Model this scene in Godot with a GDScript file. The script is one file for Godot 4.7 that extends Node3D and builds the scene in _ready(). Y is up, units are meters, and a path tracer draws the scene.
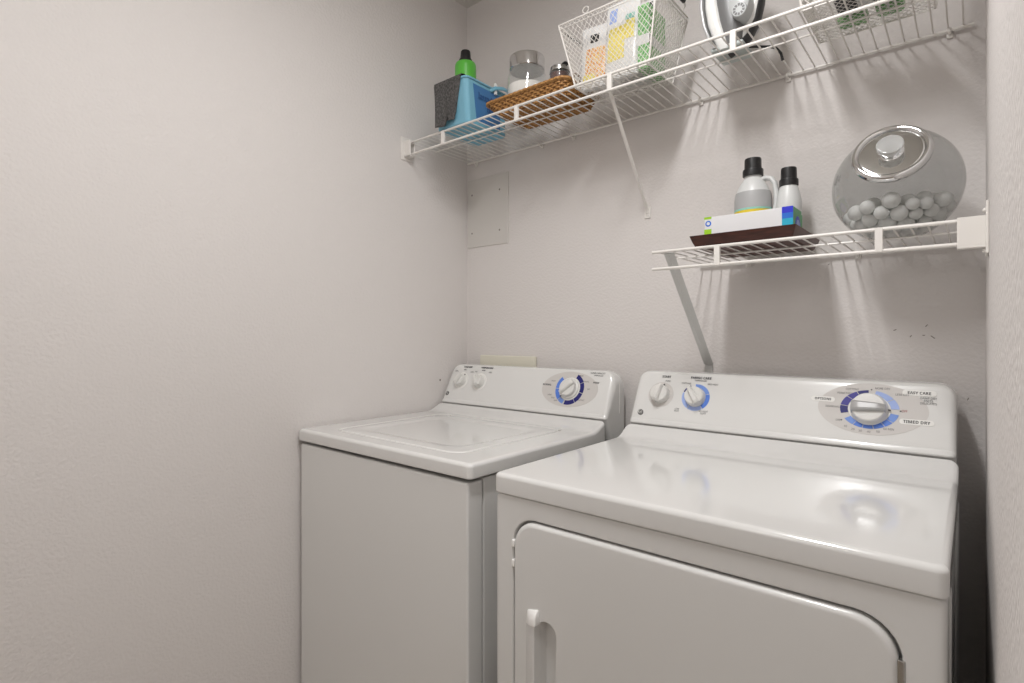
extends Node3D

# ---------------------------------------------------------------- geometry collector
class MB:
	var t := PackedVector3Array()
	var xf := Transform3D()

	func tri(a: Vector3, b: Vector3, c: Vector3) -> void:
		if (b - a).cross(c - a).length_squared() < 1e-19:
			return
		t.append(xf * a); t.append(xf * b); t.append(xf * c)

	func quad(a: Vector3, b: Vector3, c: Vector3, d: Vector3) -> void:
		tri(a, b, c)
		tri(a, c, d)

	# turn everything added since «from» so that it faces outwards (clockwise front faces)
	func seal(from: int) -> void:
		var o := t[from] if from < t.size() else Vector3.ZERO
		var vol := 0.0
		for i in range(from, t.size(), 3):
			vol += (t[i] - o).dot((t[i + 1] - o).cross(t[i + 2] - o))
		if vol > 0.0:
			for i in range(from, t.size(), 3):
				var k := t[i + 1]
				t[i + 1] = t[i + 2]
				t[i + 2] = k

	func cap(ring: PackedVector3Array) -> void:
		var c := Vector3.ZERO
		for p in ring:
			c += p
		c /= ring.size()
		for i in ring.size():
			tri(c, ring[i], ring[(i + 1) % ring.size()])

	func loft(rings: Array, cap0 := true, cap1 := true) -> void:
		var from := t.size()
		for r in rings.size() - 1:
			var a: PackedVector3Array = rings[r]
			var b: PackedVector3Array = rings[r + 1]
			var n := a.size()
			for j in n:
				var k := (j + 1) % n
				quad(a[j], a[k], b[k], b[j])
		if cap0:
			var f: PackedVector3Array = rings[0].duplicate()
			f.reverse()
			cap(f)
		if cap1:
			cap(rings[-1])
		seal(from)

	func box(lo: Vector3, hi: Vector3) -> void:
		loft([MB.rect_xz(lo.x, hi.x, lo.z, hi.z, lo.y), MB.rect_xz(lo.x, hi.x, lo.z, hi.z, hi.y)])

	static func rect_xz(x0: float, x1: float, z0: float, z1: float, y: float) -> PackedVector3Array:
		return PackedVector3Array([Vector3(x0, y, z0), Vector3(x1, y, z0), Vector3(x1, y, z1), Vector3(x0, y, z1)])

	# rounded rectangle, as 2D points
	static func rr(x0: float, x1: float, z0: float, z1: float, r: float, seg := 4) -> PackedVector2Array:
		var out := PackedVector2Array()
		r = clampf(r, 1e-5, minf(x1 - x0, z1 - z0) * 0.5 - 1e-6)
		var cs := [Vector2(x1 - r, z1 - r), Vector2(x0 + r, z1 - r), Vector2(x0 + r, z0 + r), Vector2(x1 - r, z0 + r)]
		for q in 4:
			for i in seg + 1:
				var a: float = PI * 0.5 * (q + float(i) / seg)
				out.append(cs[q] + r * Vector2(cos(a), sin(a)))
		return out

	# rounded rectangle whose straight sides carry extra points
	static func rrs(x0: float, x1: float, z0: float, z1: float, r: float, seg: int, sub: int) -> PackedVector2Array:
		var c := MB.rr(x0, x1, z0, z1, r, seg)
		var out := PackedVector2Array()
		for i in c.size():
			out.append(c[i])
			if i % (seg + 1) == seg:
				for k in range(1, sub):
					out.append(c[i].lerp(c[(i + 1) % c.size()], float(k) / sub))
		return out

	static func lift(p: PackedVector2Array, y: float) -> PackedVector3Array:
		var out := PackedVector3Array()
		for v in p:
			out.append(Vector3(v.x, y, v.y))
		return out

	static func stand(p: PackedVector2Array, z: float) -> PackedVector3Array:
		var out := PackedVector3Array()
		for v in p:
			out.append(Vector3(v.x, v.y, z))
		return out

	# box with rounded edges
	func rbox(lo: Vector3, hi: Vector3, r: float, seg := 3) -> void:
		var rings := []
		for half in 2:
			for i in seg + 1:
				var a := PI * 0.5 * (float(i) / seg - 1.0 + half)
				var ins := r * (1.0 - cos(a))
				var y := (lo.y + r + r * sin(a)) if half == 0 else (hi.y - r + r * sin(a))
				rings.append(MB.lift(MB.rr(lo.x + ins, hi.x - ins, lo.z + ins, hi.z - ins, maxf(r - ins, 1e-5), seg), y))
		loft(rings)

	# flat polygon (x,y) from z0 to z1
	func plate(poly: PackedVector2Array, z0: float, z1: float) -> void:
		var from := t.size()
		var idx := Geometry2D.triangulate_polygon(poly)
		for i in range(0, idx.size(), 3):
			var a := poly[idx[i]]; var b := poly[idx[i + 1]]; var c := poly[idx[i + 2]]
			if (b - a).cross(c - a) < 0:
				var k := b
				b = c
				c = k
			tri(Vector3(a.x, a.y, z1), Vector3(b.x, b.y, z1), Vector3(c.x, c.y, z1))
			tri(Vector3(a.x, a.y, z0), Vector3(c.x, c.y, z0), Vector3(b.x, b.y, z0))
		var ccw := not Geometry2D.is_polygon_clockwise(poly)
		for i in poly.size():
			var p := poly[i]; var q := poly[(i + 1) % poly.size()]
			if not ccw:
				var k := p
				p = q
				q = k
			quad(Vector3(p.x, p.y, z0), Vector3(q.x, q.y, z0), Vector3(q.x, q.y, z1), Vector3(p.x, p.y, z1))
		seal(from)

	func tube(path: PackedVector3Array, r: float, n := 8, closed := false, rz := 0.0) -> void:
		var rings := []
		var m := path.size()
		var up := Vector3.UP
		for i in m:
			var a := path[(i - 1 + m) % m] if closed or i > 0 else path[i]
			var b := path[(i + 1) % m] if closed or i < m - 1 else path[i]
			var d := (b - a).normalized()
			if i == 0:
				up = Vector3.UP if absf(d.y) < 0.9 else Vector3.RIGHT
			up = (up - d * up.dot(d)).normalized()
			var s := d.cross(up)
			var ring := PackedVector3Array()
			for k in n:
				var w := TAU * k / n
				ring.append(path[i] + up * cos(w) * r + s * sin(w) * (rz if rz > 0.0 else r))
			rings.append(ring)
		if closed:
			rings.append(rings[0])
			loft(rings, false, false)
		else:
			loft(rings)

	# turned profile: Vector2(radius, height)
	func lathe(prof: Array, n := 32, sx := 1.0, sz := 1.0) -> void:
		var rings := []
		for p in prof:
			var ring := PackedVector3Array()
			for k in n:
				var w := TAU * k / n
				ring.append(Vector3(cos(w) * p.x * sx, p.y, sin(w) * p.x * sz))
			rings.append(ring)
		loft(rings, prof[0].x > 1e-6, prof[-1].x > 1e-6)

	func ball(c: Vector3, r: float, n := 12, m := 8) -> void:
		var old := xf
		xf = xf * Transform3D(Basis(), c)
		var prof := []
		for i in m + 1:
			var a := PI * (float(i) / m - 0.5)
			prof.append(Vector2(maxf(cos(a) * r, 0.0) if i > 0 and i < m else 0.0, sin(a) * r))
		lathe(prof, n)
		xf = old

	func sector(r0: float, r1: float, a0: float, a1: float, th: float, sq := 1.0, seg := 18) -> void:
		var poly := PackedVector2Array()
		for i in seg + 1:
			var a := lerpf(a0, a1, float(i) / seg)
			poly.append(Vector2(cos(a) * r1, sin(a) * r1 * sq))
		for i in seg + 1:
			var a := lerpf(a1, a0, float(i) / seg)
			poly.append(Vector2(cos(a) * r0, sin(a) * r0 * sq))
		plate(poly, 0.0, th)

	func mesh(origin: Vector3, angle: float) -> ArrayMesh:
		var ids := {}
		var at := PackedInt32Array()
		var faces := []
		var fn := PackedVector3Array()
		var fu := PackedVector3Array()
		at.resize(t.size())
		for i in t.size():
			var key := Vector3i((t[i] * 30000.0).round())
			if not ids.has(key):
				ids[key] = faces.size()
				faces.append(PackedInt32Array())
			at[i] = ids[key]
		for f in t.size() / 3:
			var n := (t[f * 3 + 2] - t[f * 3]).cross(t[f * 3 + 1] - t[f * 3])
			fn.append(n)
			fu.append(n.normalized())
			for k in 3:
				faces[at[f * 3 + k]].append(f)
		var lim := cos(deg_to_rad(angle))
		var vs := PackedVector3Array()
		var ns := PackedVector3Array()
		vs.resize(t.size())
		ns.resize(t.size())
		for i in t.size():
			var f := i / 3
			var n := Vector3.ZERO
			for g in faces[at[i]]:
				if fu[f].dot(fu[g]) > lim:
					n += fn[g]
			vs[i] = t[i] - origin
			ns[i] = n.normalized() if n.length_squared() > 1e-24 else fu[f]
		var arr := []
		arr.resize(Mesh.ARRAY_MAX)
		arr[Mesh.ARRAY_VERTEX] = vs
		arr[Mesh.ARRAY_NORMAL] = ns
		var am := ArrayMesh.new()
		am.add_surface_from_arrays(Mesh.PRIMITIVE_TRIANGLES, arr)
		return am

# ---------------------------------------------------------------- scene helpers
var M := {}
var origins := {}
var rng := RandomNumberGenerator.new()
var taken := {}

func numbered(n: String) -> String:
	if not taken.has(n):
		taken[n] = 0
		return n
	taken[n] += 1
	return "%s_%03d" % [n, taken[n]]

func thing(called: String, label: String, category: String, at: Vector3, group := "") -> Node3D:
	var o := Node3D.new()
	o.name = numbered(called)
	add_child(o)
	o.position = at
	origins[o] = at
	o.set_meta("label", label)
	o.set_meta("category", category)
	if group:
		o.set_meta("group", group)
	return o

func put(mb: MB, called: String, mat: Material, parent: Node3D = null, angle := 40.0) -> MeshInstance3D:
	var o := MeshInstance3D.new()
	var org: Vector3 = origins.get(parent, Vector3.ZERO) if parent else Vector3.ZERO
	o.mesh = mb.mesh(org, angle)
	o.material_override = mat
	if parent:
		o.name = called
		parent.add_child(o, true)
	else:
		o.name = numbered(called)
		add_child(o)
	origins[o] = org
	return o

func struct(called: String, mat: Material, lo: Vector3, hi: Vector3) -> MeshInstance3D:
	var mb := MB.new()
	mb.box(lo, hi)
	var o := put(mb, called, mat)
	o.set_meta("kind", "structure")
	return o

func again(src: MeshInstance3D, parent: Node3D, off: Vector3) -> MeshInstance3D:
	var o := MeshInstance3D.new()
	o.mesh = src.mesh
	o.material_override = src.material_override
	o.name = src.name
	parent.add_child(o, true)
	o.position = src.position + off
	origins[o] = origins[src]
	return o

func letters(s: String, height: float, xf: Transform3D, mat: Material, parent: Node3D, bold := false, serif := false) -> void:
	var tm := TextMesh.new()
	var f := SystemFont.new()
	f.font_names = PackedStringArray(["Droid Serif" if serif else "Droid Sans"])
	if bold:
		f.font_weight = 700
	tm.font = f
	tm.font_size = 32
	tm.text = s
	tm.pixel_size = height / 24.0
	tm.depth = 0.0004
	var o := MeshInstance3D.new()
	o.mesh = tm
	o.material_override = mat
	o.name = "lettering"
	parent.add_child(o, true)
	var org: Vector3 = origins.get(parent, Vector3.ZERO)
	o.transform = Transform3D(xf.basis, xf.origin - org)

func mat(c: Color, rough := 0.5, metal := 0.0, coat := 0.0) -> StandardMaterial3D:
	var m := StandardMaterial3D.new()
	m.albedo_color = c
	m.roughness = rough
	m.metallic = metal
	if coat > 0.0:
		m.clearcoat_enabled = true
		m.clearcoat = coat
		m.clearcoat_roughness = 0.06
	return m

func glass(c: Color, alpha: float) -> StandardMaterial3D:
	var m := mat(Color(c.r, c.g, c.b, alpha), 0.03)
	m.transparency = BaseMaterial3D.TRANSPARENCY_ALPHA
	return m

func noise_tex(freq: float, seed_: int, ramp: Array = [], octaves := 3, size := 512, kind := FastNoiseLite.TYPE_SIMPLEX_SMOOTH) -> NoiseTexture2D:
	var n := FastNoiseLite.new()
	n.seed = seed_
	n.noise_type = kind
	n.frequency = freq
	n.fractal_octaves = octaves
	var tx := NoiseTexture2D.new()
	tx.noise = n
	tx.width = size
	tx.height = size
	tx.seamless = true
	if ramp:
		var g := Gradient.new()
		g.offsets = PackedFloat32Array(ramp[0])
		g.colors = PackedColorArray(ramp[1])
		tx.color_ramp = g
	return tx

func tripl(m: StandardMaterial3D, scale: float) -> StandardMaterial3D:
	m.uv1_triplanar = true
	m.uv1_world_triplanar = true
	m.uv1_scale = Vector3.ONE * scale
	return m

func bump(m: StandardMaterial3D, tx: Texture2D, cm: float) -> void:
	m.heightmap_enabled = true
	m.heightmap_texture = tx
	m.heightmap_scale = cm

# ---------------------------------------------------------------- measures (metres)
const W := 1.503          # room width
const H := 2.432          # ceiling
const XW := 0.0059        # washer
const WW := 0.6853
const ZW := 0.6930
const YW := 0.9185
const XD := 0.7745        # dryer
const WD := 0.6885
const ZD := 0.7155
const YD := 0.9215
const LAMP := Color(1.0, 0.997, 0.995)
const TILT := 0.4014      # lean of the consoles

func _ready() -> void:
	rng.seed = 7
	var F := 551.5         # focal length in pixels of the 1024 x 683 frame
	var cam := Camera3D.new()
	cam.name = "camera"
	cam.projection = Camera3D.PROJECTION_FRUSTUM
	cam.near = 0.01
	cam.far = 50.0
	cam.size = 683.0 / F * cam.near
	cam.frustum_offset = Vector2(0, -(341.5 - 335.16) / F * cam.near)
	add_child(cam)
	cam.position = Vector3(1.483, 1.1843, 1.5062)
	cam.rotation.y = 0.6963
	cam.current = true

	var env := Environment.new()
	env.background_mode = Environment.BG_COLOR
	env.background_color = Color(0, 0, 0)
	env.tonemap_mode = Environment.TONE_MAPPER_LINEAR
	env.tonemap_exposure = 1.0
	env.sdfgi_enabled = true
	env.ssao_enabled = true
	env.ssil_enabled = true
	var we := WorldEnvironment.new()
	we.name = "environment"
	we.environment = env
	add_child(we)

	make_materials()
	ceiling_lamp("laundry_ceiling_light", "slim rectangular ceiling light above the laundry machines", Vector3(1.065, H, 1.08), Vector3(0.11, 0.05, 0.60), 1.56, 0.0)
	fill_globe("added_fill_globe", "added unseen opal globe fill light in the hall behind the washing machine", Vector3(0.62, H, 2.75), 0.17)  # added fill light out of view, evens out the back wall
	fill_globe("added_fill_globe", "added unseen opal globe fill light in the hall around the corner of the alcove", Vector3(2.30, H, 1.80), 0.24)  # second added fill light, brightens the plain side wall

	room()
	washer()
	dryer()
	upper_shelf()
	lower_shelf()
	wall_fittings()
	upper_items()
	lower_items()

func ceiling_lamp(called: String, label: String, at: Vector3, size: Vector3, energy: float, sides: float) -> void:
	var t := thing(called, label, "ceiling light", at)
	var mb := MB.new()
	mb.rbox(at + Vector3(-size.x / 2 - 0.012, -0.022, -size.z / 2 - 0.012), at + Vector3(size.x / 2 + 0.012, 0.0, size.z / 2 + 0.012), 0.004)
	put(mb, "housing", M.plastic, t)
	var drop := 0.018 + size.y
	mb = MB.new()
	mb.rbox(at + Vector3(-size.x / 2, -drop, -size.z / 2), at + Vector3(size.x / 2, -0.018, size.z / 2), 0.006)
	var m := mat(Color(0.95, 0.94, 0.92), 0.4)
	m.emission_enabled = true
	m.emission = LAMP
	m.emission_energy_multiplier = 2.0
	put(mb, "diffuser", m, t)
	lamp_face(t, Vector3(0, -drop - 0.003, 0), Vector3(-PI / 2, 0, 0), Vector2(size.x, size.z), energy)
	if sides > 0.0:
		# the glowing long sides and ends of the diffuser
		var h := -0.018 - size.y * 0.5
		lamp_face(t, Vector3(size.x / 2 + 0.003, h, 0), Vector3(0, -PI / 2, 0), Vector2(size.z, size.y * 0.8), energy * sides)
		lamp_face(t, Vector3(-size.x / 2 - 0.003, h, 0), Vector3(0, PI / 2, 0), Vector2(size.z, size.y * 0.8), energy * sides)
		lamp_face(t, Vector3(0, h, -size.z / 2 - 0.003), Vector3(0, 0, 0), Vector2(size.x, size.y * 0.8), energy * sides * 0.4)
		lamp_face(t, Vector3(0, h, size.z / 2 + 0.003), Vector3(0, PI, 0), Vector2(size.x, size.y * 0.8), energy * sides * 0.4)

func lamp_face(t: Node3D, at: Vector3, turn: Vector3, size: Vector2, energy: float) -> void:
	var l := AreaLight3D.new()
	l.name = "lamp"
	l.light_color = LAMP
	l.light_energy = energy
	l.area_size = size
	l.area_range = 8.0
	l.area_attenuation = 2.0
	l.shadow_enabled = true
	t.add_child(l, true)
	l.position = at
	l.rotation = turn

func fill_globe(called: String, label: String, at: Vector3, energy: float) -> void:  # globe added out of view only to fill in light
	var t := thing(called, label, "ceiling light", at)
	var mb := MB.new()
	mb.xf = Transform3D(Basis(), at)
	mb.lathe([Vector2(0.035, -0.10), Vector2(0.045, -0.06), Vector2(0.07, -0.02), Vector2(0.075, 0.0)], 28)
	put(mb, "canopy", M.plastic, t)
	mb = MB.new()
	mb.ball(at + Vector3(0, -0.235, 0), 0.14, 32, 20)
	var m := mat(Color(0.95, 0.94, 0.92), 0.3)
	m.emission_enabled = true
	m.emission = LAMP
	m.emission_energy_multiplier = 2.5
	put(mb, "globe", m, t)
	var l := OmniLight3D.new()
	l.name = "lamp"
	l.light_color = LAMP
	l.light_energy = energy
	l.light_size = 0.13
	l.omni_range = 9.0
	l.omni_attenuation = 2.0
	l.shadow_enabled = true
	t.add_child(l)
	l.position = Vector3(0, -0.235, 0)

func make_materials() -> void:
	var peel := noise_tex(0.085, 3, [], 3)
	var wall := mat(Color(0.855, 0.836, 0.824), 0.75)
	tripl(wall, 2.2)
	bump(wall, peel, 0.075)
	M.wall = wall
	var ceil := mat(Color(0.85, 0.835, 0.815), 0.85)
	tripl(ceil, 2.2)
	bump(ceil, peel, 0.12)
	M.ceiling = ceil
	var fl := mat(Color.WHITE, 0.45)
	fl.albedo_texture = noise_tex(0.02, 5, [[0.0, 0.5, 1.0], [Color(0.52, 0.47, 0.42), Color(0.60, 0.55, 0.49), Color(0.66, 0.61, 0.55)]], 4)
	tripl(fl, 1.5)
	M.floor = fl
	M.trim = mat(Color(0.88, 0.87, 0.85), 0.45)
	M.enamel = mat(Color(0.865, 0.862, 0.853), 0.28, 0.0, 0.35)
	M.deck = mat(Color(0.865, 0.862, 0.853), 0.14, 0.0, 0.6)
	M.console = mat(Color(0.875, 0.872, 0.862), 0.24, 0.0, 0.25)
	M.plastic = mat(Color(0.90, 0.89, 0.87), 0.35)
	M.knob = mat(Color(0.87, 0.865, 0.85), 0.3)
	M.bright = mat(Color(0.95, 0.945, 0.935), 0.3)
	M.wire = mat(Color(0.90, 0.885, 0.865), 0.32)
	M.brace = mat(Color(0.80, 0.80, 0.79), 0.4)
	M.print_grey = mat(Color(0.80, 0.785, 0.77), 0.5)
	M.print_white = mat(Color(0.92, 0.915, 0.90), 0.5)
	M.ink = mat(Color(0.22, 0.22, 0.23), 0.6)
	M.ink_soft = mat(Color(0.42, 0.41, 0.41), 0.6)
	M.red_ink = mat(Color(0.62, 0.25, 0.24), 0.6)
	M.navy = mat(Color(0.10, 0.10, 0.42), 0.5)
	M.indigo = mat(Color(0.22, 0.20, 0.55), 0.5)
	M.blue = mat(Color(0.34, 0.50, 0.84), 0.5)
	M.periwinkle = mat(Color(0.62, 0.70, 0.90), 0.5)
	M.midblue = mat(Color(0.45, 0.58, 0.85), 0.5)
	M.black = mat(Color(0.09, 0.09, 0.095), 0.4)
	M.badge = mat(Color(0.10, 0.10, 0.105), 0.5)
	M.dark = mat(Color(0.12, 0.115, 0.11), 0.8)
	M.steel = mat(Color(0.75, 0.75, 0.74), 0.25, 1.0)
	M.chrome = mat(Color(0.86, 0.86, 0.86), 0.06, 1.0)
	M.silver = mat(Color(0.72, 0.72, 0.72), 0.32, 0.4)
	M.cream = mat(Color(0.875, 0.86, 0.80), 0.5)

	var bl := mat(Color(0.50, 0.73, 0.82), 0.32)
	bl.backlight_enabled = true
	bl.backlight = Color(0.16, 0.30, 0.36)
	M.bin = bl
	M.bin_print = mat(Color(0.27, 0.48, 0.69), 0.4)
	M.bin_ink = mat(Color(0.12, 0.24, 0.46), 0.5)
	M.green = mat(Color(0.36, 0.72, 0.26), 0.3)
	var cl := mat(Color.WHITE, 0.95)
	cl.albedo_texture = noise_tex(0.045, 11, [[0.0, 0.5, 1.0], [Color(0.17, 0.17, 0.17), Color(0.33, 0.325, 0.32), Color(0.50, 0.49, 0.485)]], 3)
	tripl(cl, 5.0)
	bump(cl, noise_tex(0.06, 12), 0.10)
	M.cloth = cl
	var wk := mat(Color.WHITE, 0.55)
	wk.albedo_texture = noise_tex(0.03, 21, [[0.0, 0.45, 1.0], [Color(0.44, 0.28, 0.13), Color(0.67, 0.48, 0.26), Color(0.82, 0.65, 0.41)]], 4)
	tripl(wk, 8.0)
	M.wicker = wk
	M.wicker_dark = mat(Color(0.46, 0.30, 0.15), 0.6)
	M.clear = glass(Color(0.80, 0.83, 0.82), 0.10)
	M.smoke = glass(Color(0.19, 0.25, 0.23), 0.26)
	M.acrylic = glass(Color(0.85, 0.86, 0.86), 0.35)
	M.powder = mat(Color(0.93, 0.92, 0.90), 0.95)
	M.amber = mat(Color(0.34, 0.16, 0.12), 0.4)
	M.cotton = mat(Color(0.96, 0.96, 0.95), 0.6)
	var wd := mat(Color.WHITE, 0.4)
	wd.albedo_texture = noise_tex(0.02, 31, [[0.0, 0.5, 1.0], [Color(0.18, 0.075, 0.05), Color(0.29, 0.135, 0.09), Color(0.38, 0.19, 0.13)]], 4)
	tripl(wd, 6.0)
	wd.uv1_scale = Vector3(2, 14, 14)
	M.wood = wd
	var milk := mat(Color(0.84, 0.845, 0.84), 0.35)
	milk.backlight_enabled = true
	milk.backlight = Color(0.35, 0.35, 0.34)
	M.milk = milk
	M.label_grey = mat(Color(0.66, 0.66, 0.66), 0.45)
	M.yellow = mat(Color(0.86, 0.76, 0.20), 0.5)
	M.teal = mat(Color(0.55, 0.78, 0.72), 0.5)
	M.lime = mat(Color(0.62, 0.82, 0.12), 0.5)
	M.cyan = mat(Color(0.10, 0.68, 0.80), 0.4)
	M.azure = mat(Color(0.10, 0.42, 0.82), 0.4)
	M.royal = mat(Color(0.12, 0.16, 0.80), 0.4)
	M.leaf = mat(Color(0.22, 0.62, 0.36), 0.4)
	M.carton = mat(Color(0.90, 0.90, 0.905), 0.45)
	M.film = mat(Color(0.90, 0.90, 0.90), 0.25)
	var sp := mat(Color.WHITE, 0.4)
	sp.albedo_texture = noise_tex(0.035, 41, [[0.0, 0.35, 0.5, 0.62, 0.75, 1.0], [Color(0.93, 0.90, 0.88), Color(0.94, 0.80, 0.72), Color(0.94, 0.84, 0.40), Color(0.90, 0.62, 0.36), Color(0.84, 0.45, 0.34), Color(0.95, 0.90, 0.80)]], 2)
	tripl(sp, 7.0)
	M.pods = sp
	var yl := mat(Color.WHITE, 0.4)
	yl.albedo_texture = noise_tex(0.03, 42, [[0.0, 0.5, 1.0], [Color(0.95, 0.92, 0.68), Color(0.95, 0.89, 0.48), Color(0.95, 0.85, 0.36)]], 2)
	tripl(yl, 6.0)
	M.lemon = yl
	var gr := mat(Color.WHITE, 0.4)
	gr.albedo_texture = noise_tex(0.03, 43, [[0.0, 0.5, 0.7, 1.0], [Color(0.36, 0.62, 0.38), Color(0.50, 0.74, 0.46), Color(0.68, 0.82, 0.62), Color(0.36, 0.58, 0.40)]], 2)
	tripl(gr, 6.0)
	M.grass_pack = gr
	M.maroon = mat(Color(0.55, 0.16, 0.22), 0.4)
	M.iron_white = mat(Color(0.90, 0.90, 0.89), 0.25)
	M.iron_grey = mat(Color(0.42, 0.42, 0.42), 0.35)
	M.iron_light = mat(Color(0.74, 0.75, 0.75), 0.3)
	M.iron_heel = mat(Color(0.72, 0.75, 0.74), 0.4)
	M.charcoal = mat(Color(0.17, 0.17, 0.175), 0.4)
	M.scuff = mat(Color(0.55, 0.52, 0.50), 0.9)

# ---------------------------------------------------------------- the room
func room() -> void:
	struct("floor", M.floor, Vector3(-0.1, -0.1, -0.1), Vector3(2.9, 0.0, 3.3))
	struct("ceiling", M.ceiling, Vector3(-0.1, H, -0.1), Vector3(2.9, H + 0.1, 3.3))
	var wl := struct("wall_left", M.wall, Vector3(-0.1, 0, -0.1), Vector3(0, H, 3.3))
	var wb := struct("wall_back", M.wall, Vector3(0, 0, -0.1), Vector3(W + 0.1, H, 0))
	struct("wall_right", M.wall, Vector3(W, 0, 0), Vector3(W + 0.1, H, 1.2))
	struct("wall_return", M.wall, Vector3(W + 0.1, 0, 1.1), Vector3(2.8, H, 1.2))
	struct("wall_hall", M.wall, Vector3(2.8, 0, 1.1), Vector3(2.9, H, 3.3))
	struct("wall_front", M.wall, Vector3(0, 0, 3.2), Vector3(2.8, H, 3.3))
	struct("baseboard_left", M.trim, Vector3(0, 0, 0), Vector3(0.004, 0.08, 3.2))
	struct("baseboard_back", M.trim, Vector3(0.004, 0, 0), Vector3(W - 0.004, 0.08, 0.012))
	struct("baseboard_right", M.trim, Vector3(W - 0.004, 0, 0), Vector3(W, 0.08, 1.2))
	# small nicks in the paint
	for s in [[1.348, 1.196, 0.004, 0.4], [1.377, 1.182, 0.0035, 1.0], [1.400, 1.184, 0.003, 0.0], [1.416, 1.180, 0.006, -0.7], [1.217, 1.355, 0.003, 0.2], [1.405, 1.205, 0.004, 0.9], [1.475, 1.05, 0.004, 1.2]]:
		var mb := MB.new()
		mb.xf = Transform3D(Basis(Vector3.BACK, s[3]), Vector3(s[0], s[1], 0))
		mb.rbox(Vector3(-s[2] * 0.8, -0.0010, -0.001), Vector3(s[2] * 0.8, 0.0010, 0.0006), 0.0006, 1)
		put(mb, "scuff_mark", M.scuff, wb)
	var n := MB.new()
	n.ball(Vector3(0.0, 1.022, 0.139), 0.0035, 8, 6)
	put(n, "nail_hole", M.scuff, wl)

func wall_fittings() -> void:
	# access panel in the corner
	var t := thing("access_panel", "painted square access panel screwed to the wall under the upper wire shelf", "access panel", Vector3(0.107, 1.514, 0))
	var mb := MB.new()
	mb.rbox(Vector3(0.006, 1.514, -0.002), Vector3(0.208, 1.770, 0.0035), 0.0012, 1)
	var pm: StandardMaterial3D = mat(Color(0.815, 0.80, 0.78), 0.5)
	put(mb, "panel_plate", pm, t)
	for p in [[0.030, 1.712], [0.168, 1.712], [0.030, 1.568], [0.168, 1.566]]:
		mb = MB.new()
		mb.xf = Transform3D(Basis(Vector3.RIGHT, PI / 2), Vector3(p[0], p[1], 0.003))
		mb.lathe([Vector2(0.0035, 0.0), Vector2(0.0035, 0.0012), Vector2(0.002, 0.002), Vector2(0, 0.002)], 10)
		put(mb, "screw", M.scuff, t)
	# cream cover behind the washer
	t = thing("outlet_cover", "cream plastic utility box cover on the wall behind the washer console", "wall box", Vector3(0.207, 0.95, 0))
	mb = MB.new()
	mb.rbox(Vector3(0.078, 0.95, 0.0), Vector3(0.336, 1.111, 0.012), 0.004, 2)
	put(mb, "cover_plate", M.cream, t)
	mb = MB.new()
	mb.rbox(Vector3(0.10, 0.965, 0.010), Vector3(0.314, 1.05, 0.015), 0.003, 2)
	put(mb, "inner_frame", M.cream, t)

# ---------------------------------------------------------------- laundry machines
func deck_rings(x0: float, x1: float, z0: float, z1: float, ytop: float, ybot: float, rise: Callable, hole: Array) -> Array:
	var rings := []
	var seg := 8
	var rc := 0.013
	rings.append(MB.lift(MB.rrs(x0 + 0.006, x1 - 0.006, z0, z1 - 0.006, rc - 0.006, seg, 44), ybot))
	rings.append(MB.lift(MB.rrs(x0 + 0.001, x1 - 0.001, z0, z1 - 0.001, rc - 0.001, seg, 44), ybot + 0.001))
	rings.append(MB.lift(MB.rrs(x0, x1, z0, z1, rc, seg, 44), ybot + 0.004))
	var er := 0.009
	var er_rings := []
	for i in 6:
		var a := PI * 0.5 * i / 5.0
		var ins := er * (1.0 - cos(a))
		er_rings.append(MB.lift(MB.rrs(x0 + ins, x1 - ins, z0 + ins * 0.3, z1 - ins, rc - ins * 0.5, seg, 44), ytop - er + er * sin(a)))
	rings.append_array(er_rings)
	var outer := MB.rrs(x0 + er, x1 - er, z0 + er * 0.3, z1 - er, rc - er * 0.5, seg, 44)
	var inner := MB.rrs(hole[0], hole[1], hole[2], hole[3], hole[4], seg, 44)
	for k in range(1, 17):
		var mix := PackedVector2Array()
		for i in outer.size():
			mix.append(outer[i].lerp(inner[i], k / 16.0))
		rings.append(MB.lift(mix, ytop))
	# raise the back
	for r in rings.size():
		var ring: PackedVector3Array = rings[r]
		if r < 3:
			continue
		for i in ring.size():
			ring[i].y += rise.call(ring[i].z)
		rings[r] = ring
	return rings

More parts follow.
